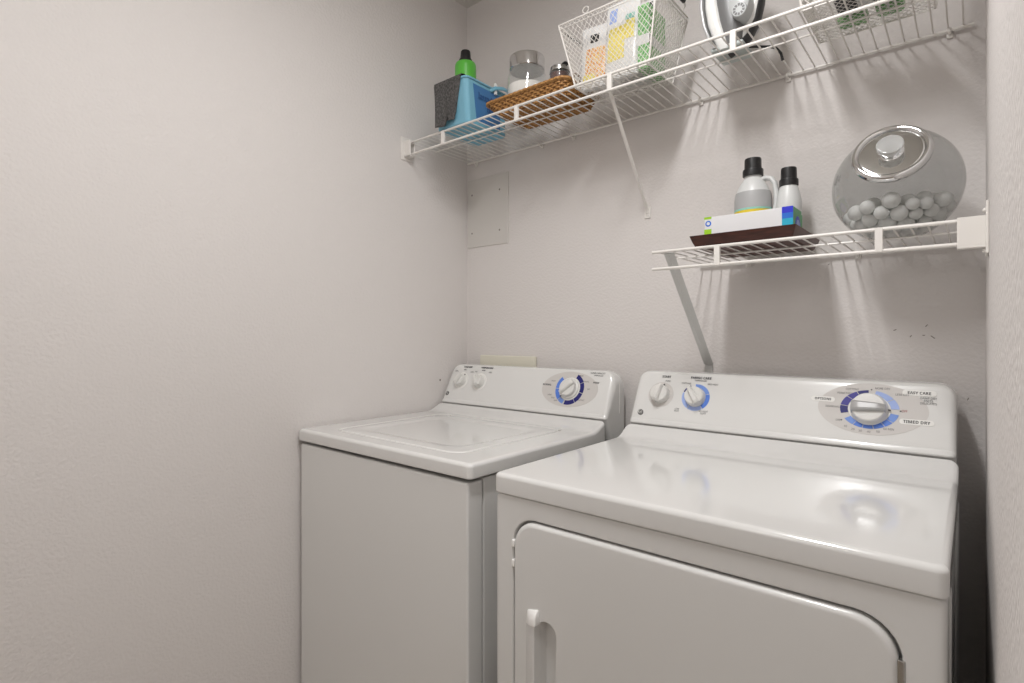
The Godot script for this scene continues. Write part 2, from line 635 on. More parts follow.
func console_body(x0: float, x1: float, y0: float, z0: float, R: float) -> MB:
	# section in (v along the face, n out of the face), then back of the console
	var pts := []
	var ey := Vector2(-sin(TILT), cos(TILT))  # (z, y)
	var en := Vector2(cos(TILT), sin(TILT))
	var b := Vector2(z0, y0)
	for p in [[0.0, -0.004], [0.0015, 0.0005], [0.004, 0.002], [0.012, 0.002], [0.0155, 0.0], [0.04, 0.0003], [0.07, 0.0005], [0.10, 0.0003], [0.132, -0.0005]]:
		pts.append(b + ey * p[0] + en * p[1])
	var c: Vector2 = b + ey * 0.136 - en * 0.0165
	for i in range(1, 7):
		var a := -TILT * 0 + (PI * 0.5 - TILT) * i / 6.0 + TILT
		pts.append(c + 0.016 * Vector2(cos(a), sin(a)))
	var top: float = c.y + 0.016
	pts.append(Vector2(0.050, top))
	pts.append(Vector2(0.040, top - 0.003))
	pts.append(Vector2(0.036, top - 0.010))
	pts.append(Vector2(0.036, y0 - 0.06))
	pts.append(Vector2(z0 - 0.03, y0 - 0.06))
	var rings := []
	var rf := 0.012
	var list := []
	for i in 13:
		list.append(R * (1.0 - cos(PI * 0.5 * i / 12.0)))
	var allx := []
	for d in list:
		allx.append(x0 + d)
	for i in range(1, 8):
		allx.append(lerpf(x0 + R, x1 - R, i / 8.0))
	for i in list.size():
		allx.append(x1 - list[list.size() - 1 - i])
	for x in allx:
		var d: float = minf(x - x0, x1 - x)
		var dt := 0.0
		var df := 0.0
		if d < R:
			dt = R - sqrt(maxf(R * R - (R - d) * (R - d), 0.0))
		if d < rf:
			df = rf - sqrt(maxf(rf * rf - (rf - d) * (rf - d), 0.0))
		var ring := PackedVector3Array()
		for p in pts:
			var y: float = p.y
			var z: float = p.x
			if y > y0:
				y = y0 + (y - y0) * (1.0 - dt / (top - y0))
			if z > 0.055:
				z -= df * clampf((z - 0.055) / 0.06, 0.0, 1.0)
			ring.append(Vector3(x, y, z))
		rings.append(ring)
	var mb := MB.new()
	mb.loft(rings)
	return mb

func face_xf(y0: float, z0: float, x: float, v: float, n := 0.0) -> Transform3D:
	var bs := Basis(Vector3.RIGHT, Vector3(0, cos(TILT), -sin(TILT)), Vector3(0, sin(TILT), cos(TILT)))
	return Transform3D(bs, Vector3(0, y0, z0) + bs * Vector3(x, v, n))

func ellipse(mb: MB, rx: float, ry: float, th: float) -> void:
	var poly := PackedVector2Array()
	for i in 56:
		var a := TAU * i / 56
		poly.append(Vector2(cos(a) * rx, sin(a) * ry))
	mb.plate(poly, -0.001, th)

func knob(t: Node3D, fx: Transform3D, r: float, turn: float, skirt: float, called := "knob", grip_mat: Material = null) -> void:
	# round skirt with a bar grip across it
	var mb := MB.new()
	mb.xf = fx * Transform3D(Basis(Vector3.RIGHT, PI / 2), Vector3.ZERO)
	mb.lathe([Vector2(skirt, 0.0), Vector2(skirt, 0.003), Vector2(skirt * 0.97, 0.005), Vector2(r * 1.02, 0.0075), Vector2(r, 0.011), Vector2(r * 0.97, 0.0165), Vector2(r * 0.90, 0.0185), Vector2(0, 0.0190)], 40)
	var k := put(mb, called, M.knob, t, 30)
	mb = MB.new()
	mb.xf = fx * Transform3D(Basis(Vector3.BACK, turn), Vector3.ZERO)
	var rings := []
	for i in 9:
		var y := lerpf(-r * 0.97, r * 0.97, i / 8.0)
		var f := sqrt(maxf(1.0 - pow(absf(y) / (r * 1.02), 6.0), 0.02))
		var w := r * 0.36 * (1.0 - 0.25 * (y / r)) 
		var top := 0.0185 + 0.011 * f
		rings.append(PackedVector3Array([Vector3(-w, y, 0.012), Vector3(-w * 0.75, y, top - 0.003), Vector3(-w * 0.45, y, top), Vector3(w * 0.45, y, top), Vector3(w * 0.75, y, top - 0.003), Vector3(w, y, 0.012)]))
	mb.loft(rings)
	put(mb, "grip", grip_mat if grip_mat else M.knob, k, 30)
	mb = MB.new()
	mb.xf = fx * Transform3D(Basis(Vector3.BACK, turn), Vector3.ZERO)
	mb.rbox(Vector3(-0.0012, skirt * 0.99 - 0.001, 0.002), Vector3(0.0012, skirt * 1.0 + 0.0035, 0.0055), 0.0006, 1)
	put(mb, "pointer", M.ink, k)

func badge(t: Node3D, fx: Transform3D, r: float) -> void:
	var mb := MB.new()
	mb.xf = fx * Transform3D(Basis(Vector3.RIGHT, PI / 2), Vector3.ZERO)
	mb.lathe([Vector2(r, -0.0005), Vector2(r, 0.0010), Vector2(r * 0.9, 0.0015), Vector2(0, 0.0015)], 28)
	var b := put(mb, "brand_badge", M.badge, t)
	mb = MB.new()
	mb.xf = fx * Transform3D(Basis(), Vector3(0, 0, 0.0015))
	mb.sector(r * 0.78, r * 0.83, 0.0, TAU, 0.0003, 1.0, 28)
	put(mb, "badge_ring", M.print_white, b)
	letters("GE", r * 0.72, fx * Transform3D(Basis(), Vector3(0, 0, 0.0018)), M.print_white, b, true, true)

func washer() -> void:
	var x1 := XW + WW
	var t := thing("washing_machine", "white top-load washing machine with a shallow lid beside the plain wall", "washing machine", Vector3(XW + WW / 2, 0, ZW - 0.3))
	var mb := MB.new()
	mb.rbox(Vector3(XW + 0.022, 0.025, 0.05), Vector3(x1 - 0.022, 0.866, ZW - 0.060), 0.004, 1)
	put(mb, "cabinet", M.enamel, t)
	mb = MB.new()
	mb.rbox(Vector3(XW + 0.009, 0.04, 0.045), Vector3(XW + 0.024, 0.8795, ZW - 0.0565), 0.003, 2)
	put(mb, "side_panel", M.enamel, t)
	mb = MB.new()
	mb.rbox(Vector3(x1 - 0.027, 0.04, 0.045), Vector3(x1 - 0.012, 0.8795, ZW - 0.0545), 0.003, 2)
	put(mb, "side_panel", M.enamel, t)
	mb = MB.new()
	mb.rbox(Vector3(XW + 0.009, 0.04, ZW - 0.0520), Vector3(x1 - 0.012, 0.8765, ZW - 0.0050), 0.006, 4)
	put(mb, "front_panel", M.enamel, t)
	for sx in [XW + 0.06, x1 - 0.06]:
		for sz in [0.11, ZW - 0.09]:
			mb = MB.new()
			mb.xf = Transform3D(Basis(), Vector3(sx, 0, sz))
			mb.lathe([Vector2(0.022, 0), Vector2(0.022, 0.012), Vector2(0.012, 0.016), Vector2(0.012, 0.03)], 16)
			put(mb, "foot", M.dark, t)
	# top with the well for the lid
	var rise := func(z: float) -> float:
		var k := clampf((0.212 - z) / (0.212 - 0.146), 0.0, 1.0)
		return 0.0235 * k * k * (3.0 - 2.0 * k) * 0.55 + 0.0235 * k * 0.45 * k
	var hole := [0.098, 0.606, 0.222, 0.642, 0.045]
	var rings := deck_rings(XW, x1, 0.1445, ZW, YW, 0.8855, rise, hole)
	var seg := 8
	for p in [[0.0010, -0.0002], [0.0024, -0.0010], [0.0040, -0.0020], [0.0056, -0.0025], [0.012, -0.0026]]:
		rings.append(MB.lift(MB.rrs(hole[0] + p[0], hole[1] - p[0], hole[2] + p[0], hole[3] - p[0], hole[4] - p[0], seg, 44), YW + p[1]))
	mb = MB.new()
	mb.loft(rings)
	put(mb, "top_deck", M.deck, t, 50)
	# lid: a slab with rounded edge and a dished middle
	mb = MB.new()
	var lr := []
	var L := [hole[0] + 0.0085, hole[1] - 0.0085, hole[2] + 0.0085, hole[3] - 0.0085, 0.038]
	for p in [[0.0, -0.0024], [0.0003, -0.0012], [0.0014, 0.0000], [0.004, 0.0007], [0.020, 0.0010], [0.034, 0.0009], [0.044, -0.0002], [0.056, -0.0022], [0.070, -0.0034], [0.10, -0.0036]]:
		lr.append(MB.lift(MB.rr(L[0] + p[0], L[1] - p[0], L[2] + p[0], L[3] - p[0], L[4] + p[0] * 0.4, seg), YW + p[1]))
	mb.loft(lr)
	var lid := put(mb, "lid", M.deck, t, 50)
	for x in [0.16, 0.548]:
		mb = MB.new()
		mb.xf = Transform3D(Basis(), Vector3(x + 0.05 if x > 0.5 else x, YW + 0.001, 0.240))
		mb.lathe([Vector2(0.004, -0.002), Vector2(0.004, 0.001), Vector2(0.002, 0.0018), Vector2(0, 0.0018)], 12)
		put(mb, "hinge_pin", M.print_grey, lid)
	# console
	var y0 := 0.9435
	var z0 := 0.142
	var c := put(console_body(XW + 0.001, x1 - 0.004, y0, z0, 0.042), "console", M.console, t, 30)
	mb = MB.new()
	mb.box(Vector3(x1 - 0.0045, 0.955, 0.062), Vector3(x1 - 0.0030, 1.045, 0.064))
	mb.xf = Transform3D(Basis(Vector3.RIGHT, -0.25), Vector3.ZERO)
	put(mb, "end_seam", M.print_white, c)
	var n := 0.0006
	badge(c, face_xf(y0, z0, 0.0275, 0.0345, 0.0006), 0.0072)
	for k in [[0.0800, 0.0860, -0.5], [0.1680, 0.0855, 0.55]]:
		mb = MB.new()
		mb.xf = face_xf(y0, z0, k[0], k[1], 0.0)
		ellipse(mb, 0.031, 0.031, 0.0008)
		put(mb, "dial_print", M.print_grey if false else M.print_white, c)
		knob(c, face_xf(y0, z0, k[0], k[1], 0.0006), 0.0210, k[2], 0.0230)
	letters("LOAD SIZE", 0.0062, face_xf(y0, z0, 0.094, 0.1375, n), M.ink, c, true)
	letters("TEMPERATURE", 0.0062, face_xf(y0, z0, 0.186, 0.1375, n), M.ink, c, true)
	for s in [["SMALL", 0.043, 0.120], ["MED", 0.083, 0.1265], ["LARGE", 0.120, 0.1195], ["HOT", 0.140, 0.1215], ["WARM", 0.172, 0.1275], ["COLD", 0.206, 0.1215]]:
		letters(s[0], 0.0042, face_xf(y0, z0, s[1], s[2], n), M.ink_soft, c)
	# cycle dial
	mb = MB.new()
	mb.xf = face_xf(y0, z0, 0.5415, 0.0830, 0.0)
	ellipse(mb, 0.101, 0.056, 0.0009)
	put(mb, "dial_print", M.print_grey, c)
	var dx := face_xf(y0, z0, 0.5435, 0.0845, 0.0007)
	mb = MB.new()
	mb.xf = dx
	ellipse(mb, 0.036, 0.036, 0.0009)
	put(mb, "dial_print", M.print_white, c)
	for a in [[0.50, 1.15, M.navy], [-0.22, 0.46, M.navy], [-0.95, -0.26, M.navy], [-1.75, -0.99, M.navy], [2.35, 3.15, M.blue], [3.19, 3.95, M.blue], [3.99, 4.42, M.midblue]]:
		mb = MB.new()
		mb.xf = dx
		mb.sector(0.0375, 0.0505, a[0], a[1], 0.0008)
		put(mb, "dial_arc", a[2], c)
	knob(c, face_xf(y0, z0, 0.5435, 0.0845, 0.0014), 0.0275, 2.40, 0.0330, "cycle_knob")
	letters("NORMAL", 0.0060, face_xf(y0, z0, 0.457, 0.093, 0.0009), M.ink, c, true)
	letters("PRESS", 0.0055, face_xf(y0, z0, 0.631, 0.1085, 0.0009), M.ink, c, true)
	letters("SUPER CAPACITY", 0.0050, face_xf(y0, z0, 0.630, 0.1385, n), M.ink_soft, c)
	letters("EXTRA ROLLER", 0.0036, face_xf(y0, z0, 0.634, 0.1310, n), M.ink_soft, c)
	for s in [["HEAVY", 0.478, 0.106], ["RINSE", 0.575, 0.1275], ["CASUAL", 0.596, 0.110], ["OFF", 0.610, 0.087], ["LIGHT", 0.475, 0.061], ["SOAK", 0.490, 0.052], ["SPIN", 0.502, 0.044], ["DELICATE", 0.592, 0.052]]:
		letters(s[0], 0.0042, face_xf(y0, z0, s[1], s[2], 0.0010), M.ink_soft, c)

func dryer() -> void:
	var x1 := XD + WD
	var t := thing("clothes_dryer", "white front-load clothes dryer with a recessed handle and round dial", "dryer", Vector3(XD + WD / 2, 0, ZD - 0.32))
	var mb := MB.new()
	mb.rbox(Vector3(XD + 0.004, 0.025, 0.06), Vector3(x1 - 0.004, 0.8865, ZD - 0.045), 0.006, 2)
	put(mb, "cabinet", M.enamel, t)
	# pressed ribs of the side sheet
	for z in [0.16, 0.30, 0.62]:
		for x in [x1 - 0.0042, XD + 0.0002]:
			mb = MB.new()
			mb.rbox(Vector3(x, 0.05, z), Vector3(x + 0.004, 0.868, z + 0.014), 0.0018, 2)
			put(mb, "side_rib", M.enamel, t)
	for sx in [XD + 0.06, x1 - 0.06]:
		for sz in [0.12, ZD - 0.10]:
			mb = MB.new()
			mb.xf = Transform3D(Basis(), Vector3(sx, 0, sz))
			mb.lathe([Vector2(0.022, 0), Vector2(0.022, 0.012), Vector2(0.012, 0.016), Vector2(0.012, 0.03)], 16)
			put(mb, "foot", M.dark, t)
	# front sheet with the door opening
	var seg := 8
	var zf := ZD - 0.005
	var D := [0.8185, 1.4215, 0.25, 0.8475, 0.052]
	mb = MB.new()
	var rings := []
	for p in [[0.004, -0.042], [0.0, -0.040], [0.0, -0.010], [0.0008, -0.005], [0.003, -0.0018], [0.007, -0.0003], [0.012, 0.0]]:
		rings.append(MB.stand(MB.rr(XD + 0.002 + p[0], x1 - 0.002 - p[0], 0.03 + p[0], 0.8830 - p[0] * 0.2, 0.010, seg), zf + p[1]))
	var o2 := MB.rr(XD + 0.014, x1 - 0.014, 0.042, 0.8806, 0.010, seg)
	var i2 := MB.rr(D[0], D[1], D[2], D[3], D[4], seg)
	for k in range(1, 5):
		var mix := PackedVector2Array()
		for i in o2.size():
			mix.append(o2[i].lerp(i2[i], k / 4.0))
		rings.append(MB.stand(mix, zf))
	for p in [[0.0012, -0.0006], [0.0022, -0.0025], [0.0028, -0.0060], [0.0028, -0.018], [0.02, -0.018]]:
		rings.append(MB.stand(MB.rr(D[0] + p[0], D[1] - p[0], D[2] + p[0], D[3] - p[0], D[4] - p[0], seg), zf + p[1]))
	mb.loft(rings)
	put(mb, "front_panel", M.enamel, t, 50)
	# door with a sunk finger pull
	mb = MB.new()
	rings = []
	var g := 0.0058
	var E := [D[0] + g, D[1] - g, D[2] + g, D[3] - g, D[4] - g * 0.6]
	for p in [[0.0006, -0.0165], [0.0, -0.012], [0.0, -0.0035], [0.0010, 0.0002], [0.0028, 0.0027], [0.0055, 0.0040], [0.0085, 0.0045]]:
		rings.append(MB.stand(MB.rr(E[0] + p[0], E[1] - p[0], E[2] + p[0], E[3] - p[0], E[4] - p[0] * 0.5, seg), zf + p[1]))
	var P := [0.8800, 0.9225, 0.34, 0.6740, 0.0205]
	o2 = MB.rr(E[0] + 0.0085, E[1] - 0.0085, E[2] + 0.0085, E[3] - 0.0085, E[4] - 0.004, seg)
	i2 = MB.rr(P[0], P[1], P[2], P[3], P[4], seg)
	for k in range(1, 5):
		var mix := PackedVector2Array()
		for i in o2.size():
			mix.append(o2[i].lerp(i2[i], k / 4.0))
		rings.append(MB.stand(mix, zf + 0.0045))
	for p in [[0.0008, 0.0040], [0.0016, 0.0025], [0.0022, -0.001], [0.0040, -0.0110], [0.0065, -0.0155], [0.012, -0.0162]]:
		rings.append(MB.stand(MB.rr(P[0] + p[0], P[1] - p[0], P[2] + p[0], P[3] - p[0], P[4] - p[0], seg), zf + p[1]))
	mb.loft(rings)
	var door := put(mb, "door", M.enamel, t, 50)
	# raised pull beside the pocket
	mb = MB.new()
	rings = []
	var zz := zf + 0.004
	var prof := [[-0.0170, 0.0], [-0.0150, 0.0015], [-0.0110, 0.0045], [-0.0050, 0.0085], [0.0020, 0.0115], [0.0080, 0.0125], [0.0105, 0.0115], [0.0112, 0.0080], [0.0112, -0.012], [0.0080, -0.014]]
	for s in [[0.330, 0.2], [0.345, 0.8], [0.36, 1.0], [0.655, 1.0], [0.6675, 1.0]]:
		var ring := PackedVector3Array()
		for q in prof:
			ring.append(Vector3(0.8715 + q[0], s[0], zz + (q[1] * s[1] if q[1] > 0 else q[1])))
		rings.append(ring)
	mb.loft(rings)
	var h := put(mb, "handle", M.enamel, door, 50)
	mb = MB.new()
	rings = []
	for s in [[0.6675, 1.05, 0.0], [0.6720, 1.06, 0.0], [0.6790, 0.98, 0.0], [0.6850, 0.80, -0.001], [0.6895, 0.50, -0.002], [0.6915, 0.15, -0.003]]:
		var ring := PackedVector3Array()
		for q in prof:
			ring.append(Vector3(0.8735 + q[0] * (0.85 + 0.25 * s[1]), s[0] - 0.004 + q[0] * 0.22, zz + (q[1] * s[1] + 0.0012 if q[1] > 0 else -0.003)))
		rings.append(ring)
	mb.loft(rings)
	put(mb, "handle_cap", M.bright, h, 50)  # brighter white than the door: light on the upward top put into the colour
	for y in [0.794, 0.757]:
		mb = MB.new()
		mb.rbox(Vector3(D[0] - 0.0012, y - 0.007, zf - 0.008), Vector3(D[0] + 0.0065, y + 0.007, zf + 0.0025), 0.0025, 2)
		put(mb, "door_bumper", M.bright, t)
	mb = MB.new()
	mb.rbox(Vector3(D[1] - 0.008, 0.700, zf - 0.010), Vector3(D[1] + 0.001, 0.800, zf + 0.0015), 0.002, 2)
	put(mb, "hinge", M.steel, t)
	# top
	var rise := func(z: float) -> float:
		var k := clampf((0.245 - z) / (0.245 - 0.181), 0.0, 1.0)
		return 0.0285 * (k * k * (3.0 - 2.0 * k) * 0.55 + 0.45 * k * k)
	rings = deck_rings(XD, x1, 0.1795, ZD, YD, 0.8835, rise, [XD + 0.2, x1 - 0.2, 0.30, 0.55, 0.02])
	mb = MB.new()
	mb.loft(rings)
	put(mb, "top_deck", M.deck, t, 50)
	# console
	var y0 := 0.9515
	var z0 := 0.1774
	var c := put(console_body(XD + 0.003, x1 - 0.004, y0, z0, 0.030), "console", M.console, t, 30)
	var n := 0.0006
	badge(c, face_xf(y0, z0, 0.8065, 0.0315, 0.0006), 0.0076)
	# start knob
	mb = MB.new()
	mb.xf = face_xf(y0, z0, 0.8545, 0.0835, 0.0)
	ellipse(mb, 0.0345, 0.034, 0.0008)
	put(mb, "dial_print", M.print_grey, c)
	knob(c, face_xf(y0, z0, 0.8545, 0.0840, 0.0006), 0.0235, -0.25, 0.0250)
	letters("START", 0.0062, face_xf(y0, z0, 0.862, 0.1335, n), M.ink, c, true)
	letters("PUSH", 0.0042, face_xf(y0, z0, 0.868, 0.1215, n), M.ink_soft, c)
	# fabric care knob
	var fx := face_xf(y0, z0, 0.9475, 0.0825, 0.0)
	for a in [[2.05, 2.75, M.navy], [2.80, 4.15, M.periwinkle], [4.20, 5.3, M.periwinkle], [5.35, 6.6, M.blue], [0.36, 1.70, M.midblue]]:
		mb = MB.new()
		mb.xf = fx
		mb.sector(0.0255, 0.0355, a[0], a[1], 0.0009, 0.98)
		put(mb, "dial_arc", a[2], c)
	knob(c, face_xf(y0, z0, 0.9475, 0.0830, 0.0006), 0.0240, 0.60, 0.0255)
	letters("FABRIC CARE", 0.0064, face_xf(y0, z0, 0.954, 0.1345, n), M.ink, c, true)
	letters("TEMPERATURE", 0.0036, face_xf(y0, z0, 0.954, 0.1270, n), M.ink_soft, c)
	for s in [["COTTONS", 0.918, 0.1180], ["MED HEAT", 0.986, 0.1190], ["LOW", 0.904, 0.0490], ["HEAT", 0.904, 0.0435], ["NO HEAT", 0.972, 0.0480], ["FLUFF", 0.972, 0.0425]]:
		letters(s[0], 0.0042, face_xf(y0, z0, s[1], s[2], n), M.ink_soft, c)
	# cycle dial
	mb = MB.new()
	mb.xf = face_xf(y0, z0, 1.3190, 0.0860, 0.0)
	ellipse(mb, 0.0975, 0.0555, 0.0009)
	put(mb, "dial_print", M.print_grey, c)
	var dx := face_xf(y0, z0, 1.3165, 0.0845, 0.0007)
	mb = MB.new()
	mb.xf = dx
	ellipse(mb, 0.0375, 0.0325, 0.0010)
	put(mb, "dial_print", M.print_white, c)
	for a in [[1.62, 2.02, M.navy], [2.05, 2.45, M.indigo], [2.48, 2.98, M.indigo], [3.02, 3.45, M.navy], [0.10, 0.62, M.periwinkle], [0.66, 1.36, M.periwinkle], [3.75, 4.15, M.midblue], [4.18, 4.50, M.blue], [4.53, 4.88, M.blue], [4.91, 5.28, M.blue], [5.31, 5.62, M.blue], [5.65, 6.08, M.midblue]]:
		mb = MB.new()
		mb.xf = dx
		mb.sector(0.0385, 0.0525, a[0], a[1], 0.0009, 0.79)
		put(mb, "dial_arc", a[2], c)
	knob(c, face_xf(y0, z0, 1.3165, 0.0845, 0.0015), 0.0310, -PI / 2, 0.0345, "cycle_knob", M.silver)
	for s in [["OPTIONS", 1.230, 0.1010, 0.023, 0.0056], ["EASY CARE", 1.4000, 0.1255, 0.028, 0.0058], ["TIMED DRY", 1.3970, 0.0645, 0.028, 0.0062]]:
		mb = MB.new()
		mb.xf = face_xf(y0, z0, s[1], s[2], 0.0)
		mb.plate(MB.rr(-s[3], s[3], -0.0056, 0.0056, 0.0056, 5), 0.0, 0.0012)
		put(mb, "name_pill", M.print_white, c)
		letters(s[0], s[4], face_xf(y0, z0, s[1], s[2], 0.0014), M.ink, c, true)
	for s in [["DAMP DRY", 1.415, 0.1155], ["KNITS", 1.415, 0.1100], ["DELICATES", 1.415, 0.1045], ["PERM PRESS", 1.272, 0.1165], ["COTTONS", 1.284, 0.1265], ["DEWRINKLE", 1.251, 0.0850], ["MORE DRY", 1.338, 0.1310], ["LESS DRY", 1.372, 0.1200], ["OFF", 1.262, 0.0560], ["10", 1.276, 0.0440], ["20", 1.290, 0.0390], ["30", 1.303, 0.0370], ["40", 1.318, 0.0365], ["50", 1.334, 0.0385], ["60 MIN", 1.352, 0.0455]]:
		letters(s[0], 0.0042, face_xf(y0, z0, s[1], s[2], 0.0011), M.ink_soft, c)
	letters("OFF", 0.0044, face_xf(y0, z0, 1.3770, 0.0855, 0.0011), M.red_ink, c)
	for s in [[1.3705, 0.0850], [1.3190, 0.1275], [1.2680, 0.0570]]:
		mb = MB.new()
		mb.xf = face_xf(y0, z0, s[0], s[1], 0.0)
		ellipse(mb, 0.0014, 0.0014, 0.0013)
		put(mb, "dial_mark", M.ink, c)

# ---------------------------------------------------------------- wire shelves
func rod(a: Vector3, b: Vector3, r: float, n := 8) -> MB:
	var mb := MB.new()
	mb.tube(PackedVector3Array([a, b]), r, n)
	return mb

func wire_shelf(t: Node3D, x0: float, x1: float, y: float, zf: float, xs0: float, tabs: Array, clips: Array) -> void:
	var lip := 0.0395
	put(rod(Vector3(x0, y, zf), Vector3(x1, y, zf), 0.0036, 10), "front_rail", M.wire, t)
	put(rod(Vector3(x0, y - lip, zf), Vector3(x1, y - lip, zf), 0.0036, 10), "lip_rail", M.wire, t)
	put(rod(Vector3(xs0, y - 0.002, 0.010), Vector3(x1 - 0.012, y - 0.002, 0.010), 0.0036, 10), "back_rail", M.wire, t)
	put(rod(Vector3(xs0 + 0.01, y - 0.001, 0.180), Vector3(x1 - 0.012, y - 0.001, 0.180), 0.0022), "middle_rod", M.wire, t)
	var first: MeshInstance3D
	var x := xs0 + 0.008
	var start := x
	while x < x1 - 0.008:
		if first == null:
			var mb := MB.new()
			mb.tube(PackedVector3Array([Vector3(x, y + 0.0022, 0.006), Vector3(x, y + 0.0024, 0.1), Vector3(x, y + 0.0024, zf - 0.006), Vector3(x, y + 0.0016, zf - 0.001)]), 0.0018, 6)
			first = put(mb, "deck_wire", M.wire, t)
		else:
			again(first, t, Vector3(x - start, 0, 0))
		x += 0.0254
	for tx in tabs:
		var mb := MB.new()
		mb.rbox(Vector3(tx - 0.0065, y - lip - 0.003, zf - 0.0045), Vector3(tx + 0.0065, y + 0.003, zf + 0.0048), 0.002, 2)
		put(mb, "lip_tab", M.wire, t)
	for cx in clips:
		var mb := MB.new()
		mb.rbox(Vector3(cx - 0.006, y - 0.016, 0.0), Vector3(cx + 0.006, y + 0.006, 0.0062), 0.002, 2)
		mb.tube(PackedVector3Array([Vector3(cx, y - 0.006, 0.004), Vector3(cx, y - 0.009, 0.010), Vector3(cx, y - 0.006, 0.0165), Vector3(cx, y + 0.001, 0.0170)]), 0.0032, 8)
		put(mb, "wall_clip", M.wire, t)

func upper_shelf() -> void:
	var y := 1.834
	var zf := 0.297
	var t := thing("wire_shelf", "long white wire shelf running wall to wall near the ceiling", "shelf", Vector3(0.75, y, 0), "white wire shelves above the machines")
	wire_shelf(t, 0.006, W - 0.006, y, zf, 0.012, [0.185, 0.489, 0.789, 1.089, 1.389], [0.053, 0.358, 0.487, 0.907, 1.128, 1.445])
	for s in [[0.0, 1.0], [W, -1.0]]:
		var mb := MB.new()
		var a: float = s[0]
		var g: float = s[1]
		var lo := minf(a, a + g * 0.004)
		var hi := maxf(a, a + g * 0.004)
		mb.rbox(Vector3(lo, y - 0.056, zf - 0.030), Vector3(hi, y + 0.022, zf + 0.022), 0.0015, 2)
		var e0 := minf(a + g * 0.003, a + g * 0.034)
		var e1 := maxf(a + g * 0.003, a + g * 0.034)
		mb.rbox(Vector3(e0, y - lip_h() - 0.008, zf - 0.014), Vector3(e1, y - lip_h() - 0.0035, zf + 0.0095), 0.001, 1)
		mb.rbox(Vector3(e0, y - lip_h() - 0.008, zf + 0.0045), Vector3(e1, y + 0.008, zf + 0.0095), 0.0015, 1)
		mb.rbox(Vector3(e0, y - lip_h() - 0.008, zf - 0.014), Vector3(e1, y + 0.004, zf - 0.010), 0.0015, 1)
		put(mb, "end_bracket", M.wire, t)
	# brace to the wall
	var a := Vector3(0.776, y - 0.004, zf - 0.002)
	var b := Vector3(0.747, 1.556, 0.008)
	var mb := MB.new()
	mb.tube(PackedVector3Array([a, a.lerp(b, 0.5), b, b + Vector3(-0.0005, -0.012, -0.004)]), 0.0042, 8, false, 0.0052)
	var br := put(mb, "brace", M.wire, t)
	mb = MB.new()
	mb.rbox(Vector3(0.737, 1.529, 0.0), Vector3(0.757, 1.562, 0.004), 0.0018, 2)
	mb.ball(Vector3(0.747, 1.538, 0.003), 0.004, 10, 6)
	put(mb, "brace_foot", M.wire, br)

func lip_h() -> float:
	return 0.0395

func lower_shelf() -> void:
	var y := 1.3776
	var zf := 0.302
	var t := thing("wire_shelf", "short white wire shelf directly over the dryer holding a round jar", "shelf", Vector3(1.2, y, 0), "white wire shelves above the machines")
	wire_shelf(t, 0.9052, W - 0.004, y, zf, 0.9052, [1.057, 1.351], [1.031, 1.277])
	var mb := MB.new()
	mb.rbox(Vector3(W - 0.0042, y - 0.060, zf - 0.032), Vector3(W, y + 0.026, zf + 0.024), 0.0015, 2)
	mb.rbox(Vector3(1.462, y - lip_h() - 0.0045, zf + 0.0042), Vector3(W - 0.003, y + 0.0048, zf + 0.0085), 0.0012, 2)
	mb.rbox(Vector3(1.462, y - lip_h() - 0.0085, zf - 0.012), Vector3(W - 0.003, y - lip_h() - 0.0040, zf + 0.0085), 0.0012, 2)
	mb.rbox(Vector3(1.462, y - lip_h() - 0.0085, zf - 0.012), Vector3(W - 0.003, y - 0.004, zf - 0.008), 0.0012, 2)
	mb.ball(Vector3(W - 0.0045, y + 0.014, zf), 0.004, 10, 6)
	mb.ball(Vector3(W - 0.0045, y - 0.053, zf), 0.004, 10, 6)
	put(mb, "end_bracket", M.wire, t)
	# channel brace
	var a := Vector3(0.944, y - 0.004, zf - 0.006)
	var b := Vector3(0.929, 1.105, 0.006)
	mb = MB.new()
	mb.tube(PackedVector3Array([a, a.lerp(b, 0.5), b]), 0.0040, 4, false, 0.0125)
	var br := put(mb, "brace", M.brace, t, 20)
	mb = MB.new()
	mb.rbox(Vector3(0.917, 1.078, 0.0), Vector3(0.939, 1.112, 0.004), 0.0018, 2)
	put(mb, "brace_foot", M.brace, br)
	for p in [0.03, 0.09]:
		mb = MB.new()
		mb.ball(a.lerp(b, p) + Vector3(0, 0.003, 0.004), 0.0035, 8, 6)
		put(mb, "rivet", M.steel, br)

# ---------------------------------------------------------------- things on the upper shelf
const YU := 1.8388
const YL := 1.3824

func taper_rings(b: Array, tp: Array, y0: float, y1: float, r: float, wall: float, seg := 5) -> Array:
	# open-topped tapered box with wall thickness; b, tp = [x0, x1, z0, z1]
	var rings := []
	var f := func(k: float, ins: float, y: float) -> PackedVector3Array:
		return MB.lift(MB.rr(lerpf(b[0], tp[0], k) + ins, lerpf(b[1], tp[1], k) - ins, lerpf(b[2], tp[2], k) + ins, lerpf(b[3], tp[3], k) - ins, r - ins * 0.5, seg), y)
	rings.append(f.call(0.0, 0.004, y0))
	rings.append(f.call(0.0, 0.001, y0 + 0.0015))
	rings.append(f.call(0.02, 0.0, y0 + 0.005))
	rings.append(f.call(0.5, 0.0, lerpf(y0, y1, 0.5)))
	rings.append(f.call(1.0, 0.0, y1))
	rings.append(f.call(1.0, wall, y1))
	rings.append(f.call(0.5, wall, lerpf(y0, y1, 0.5)))
	rings.append(f.call(0.05, wall, y0 + wall))
	return rings

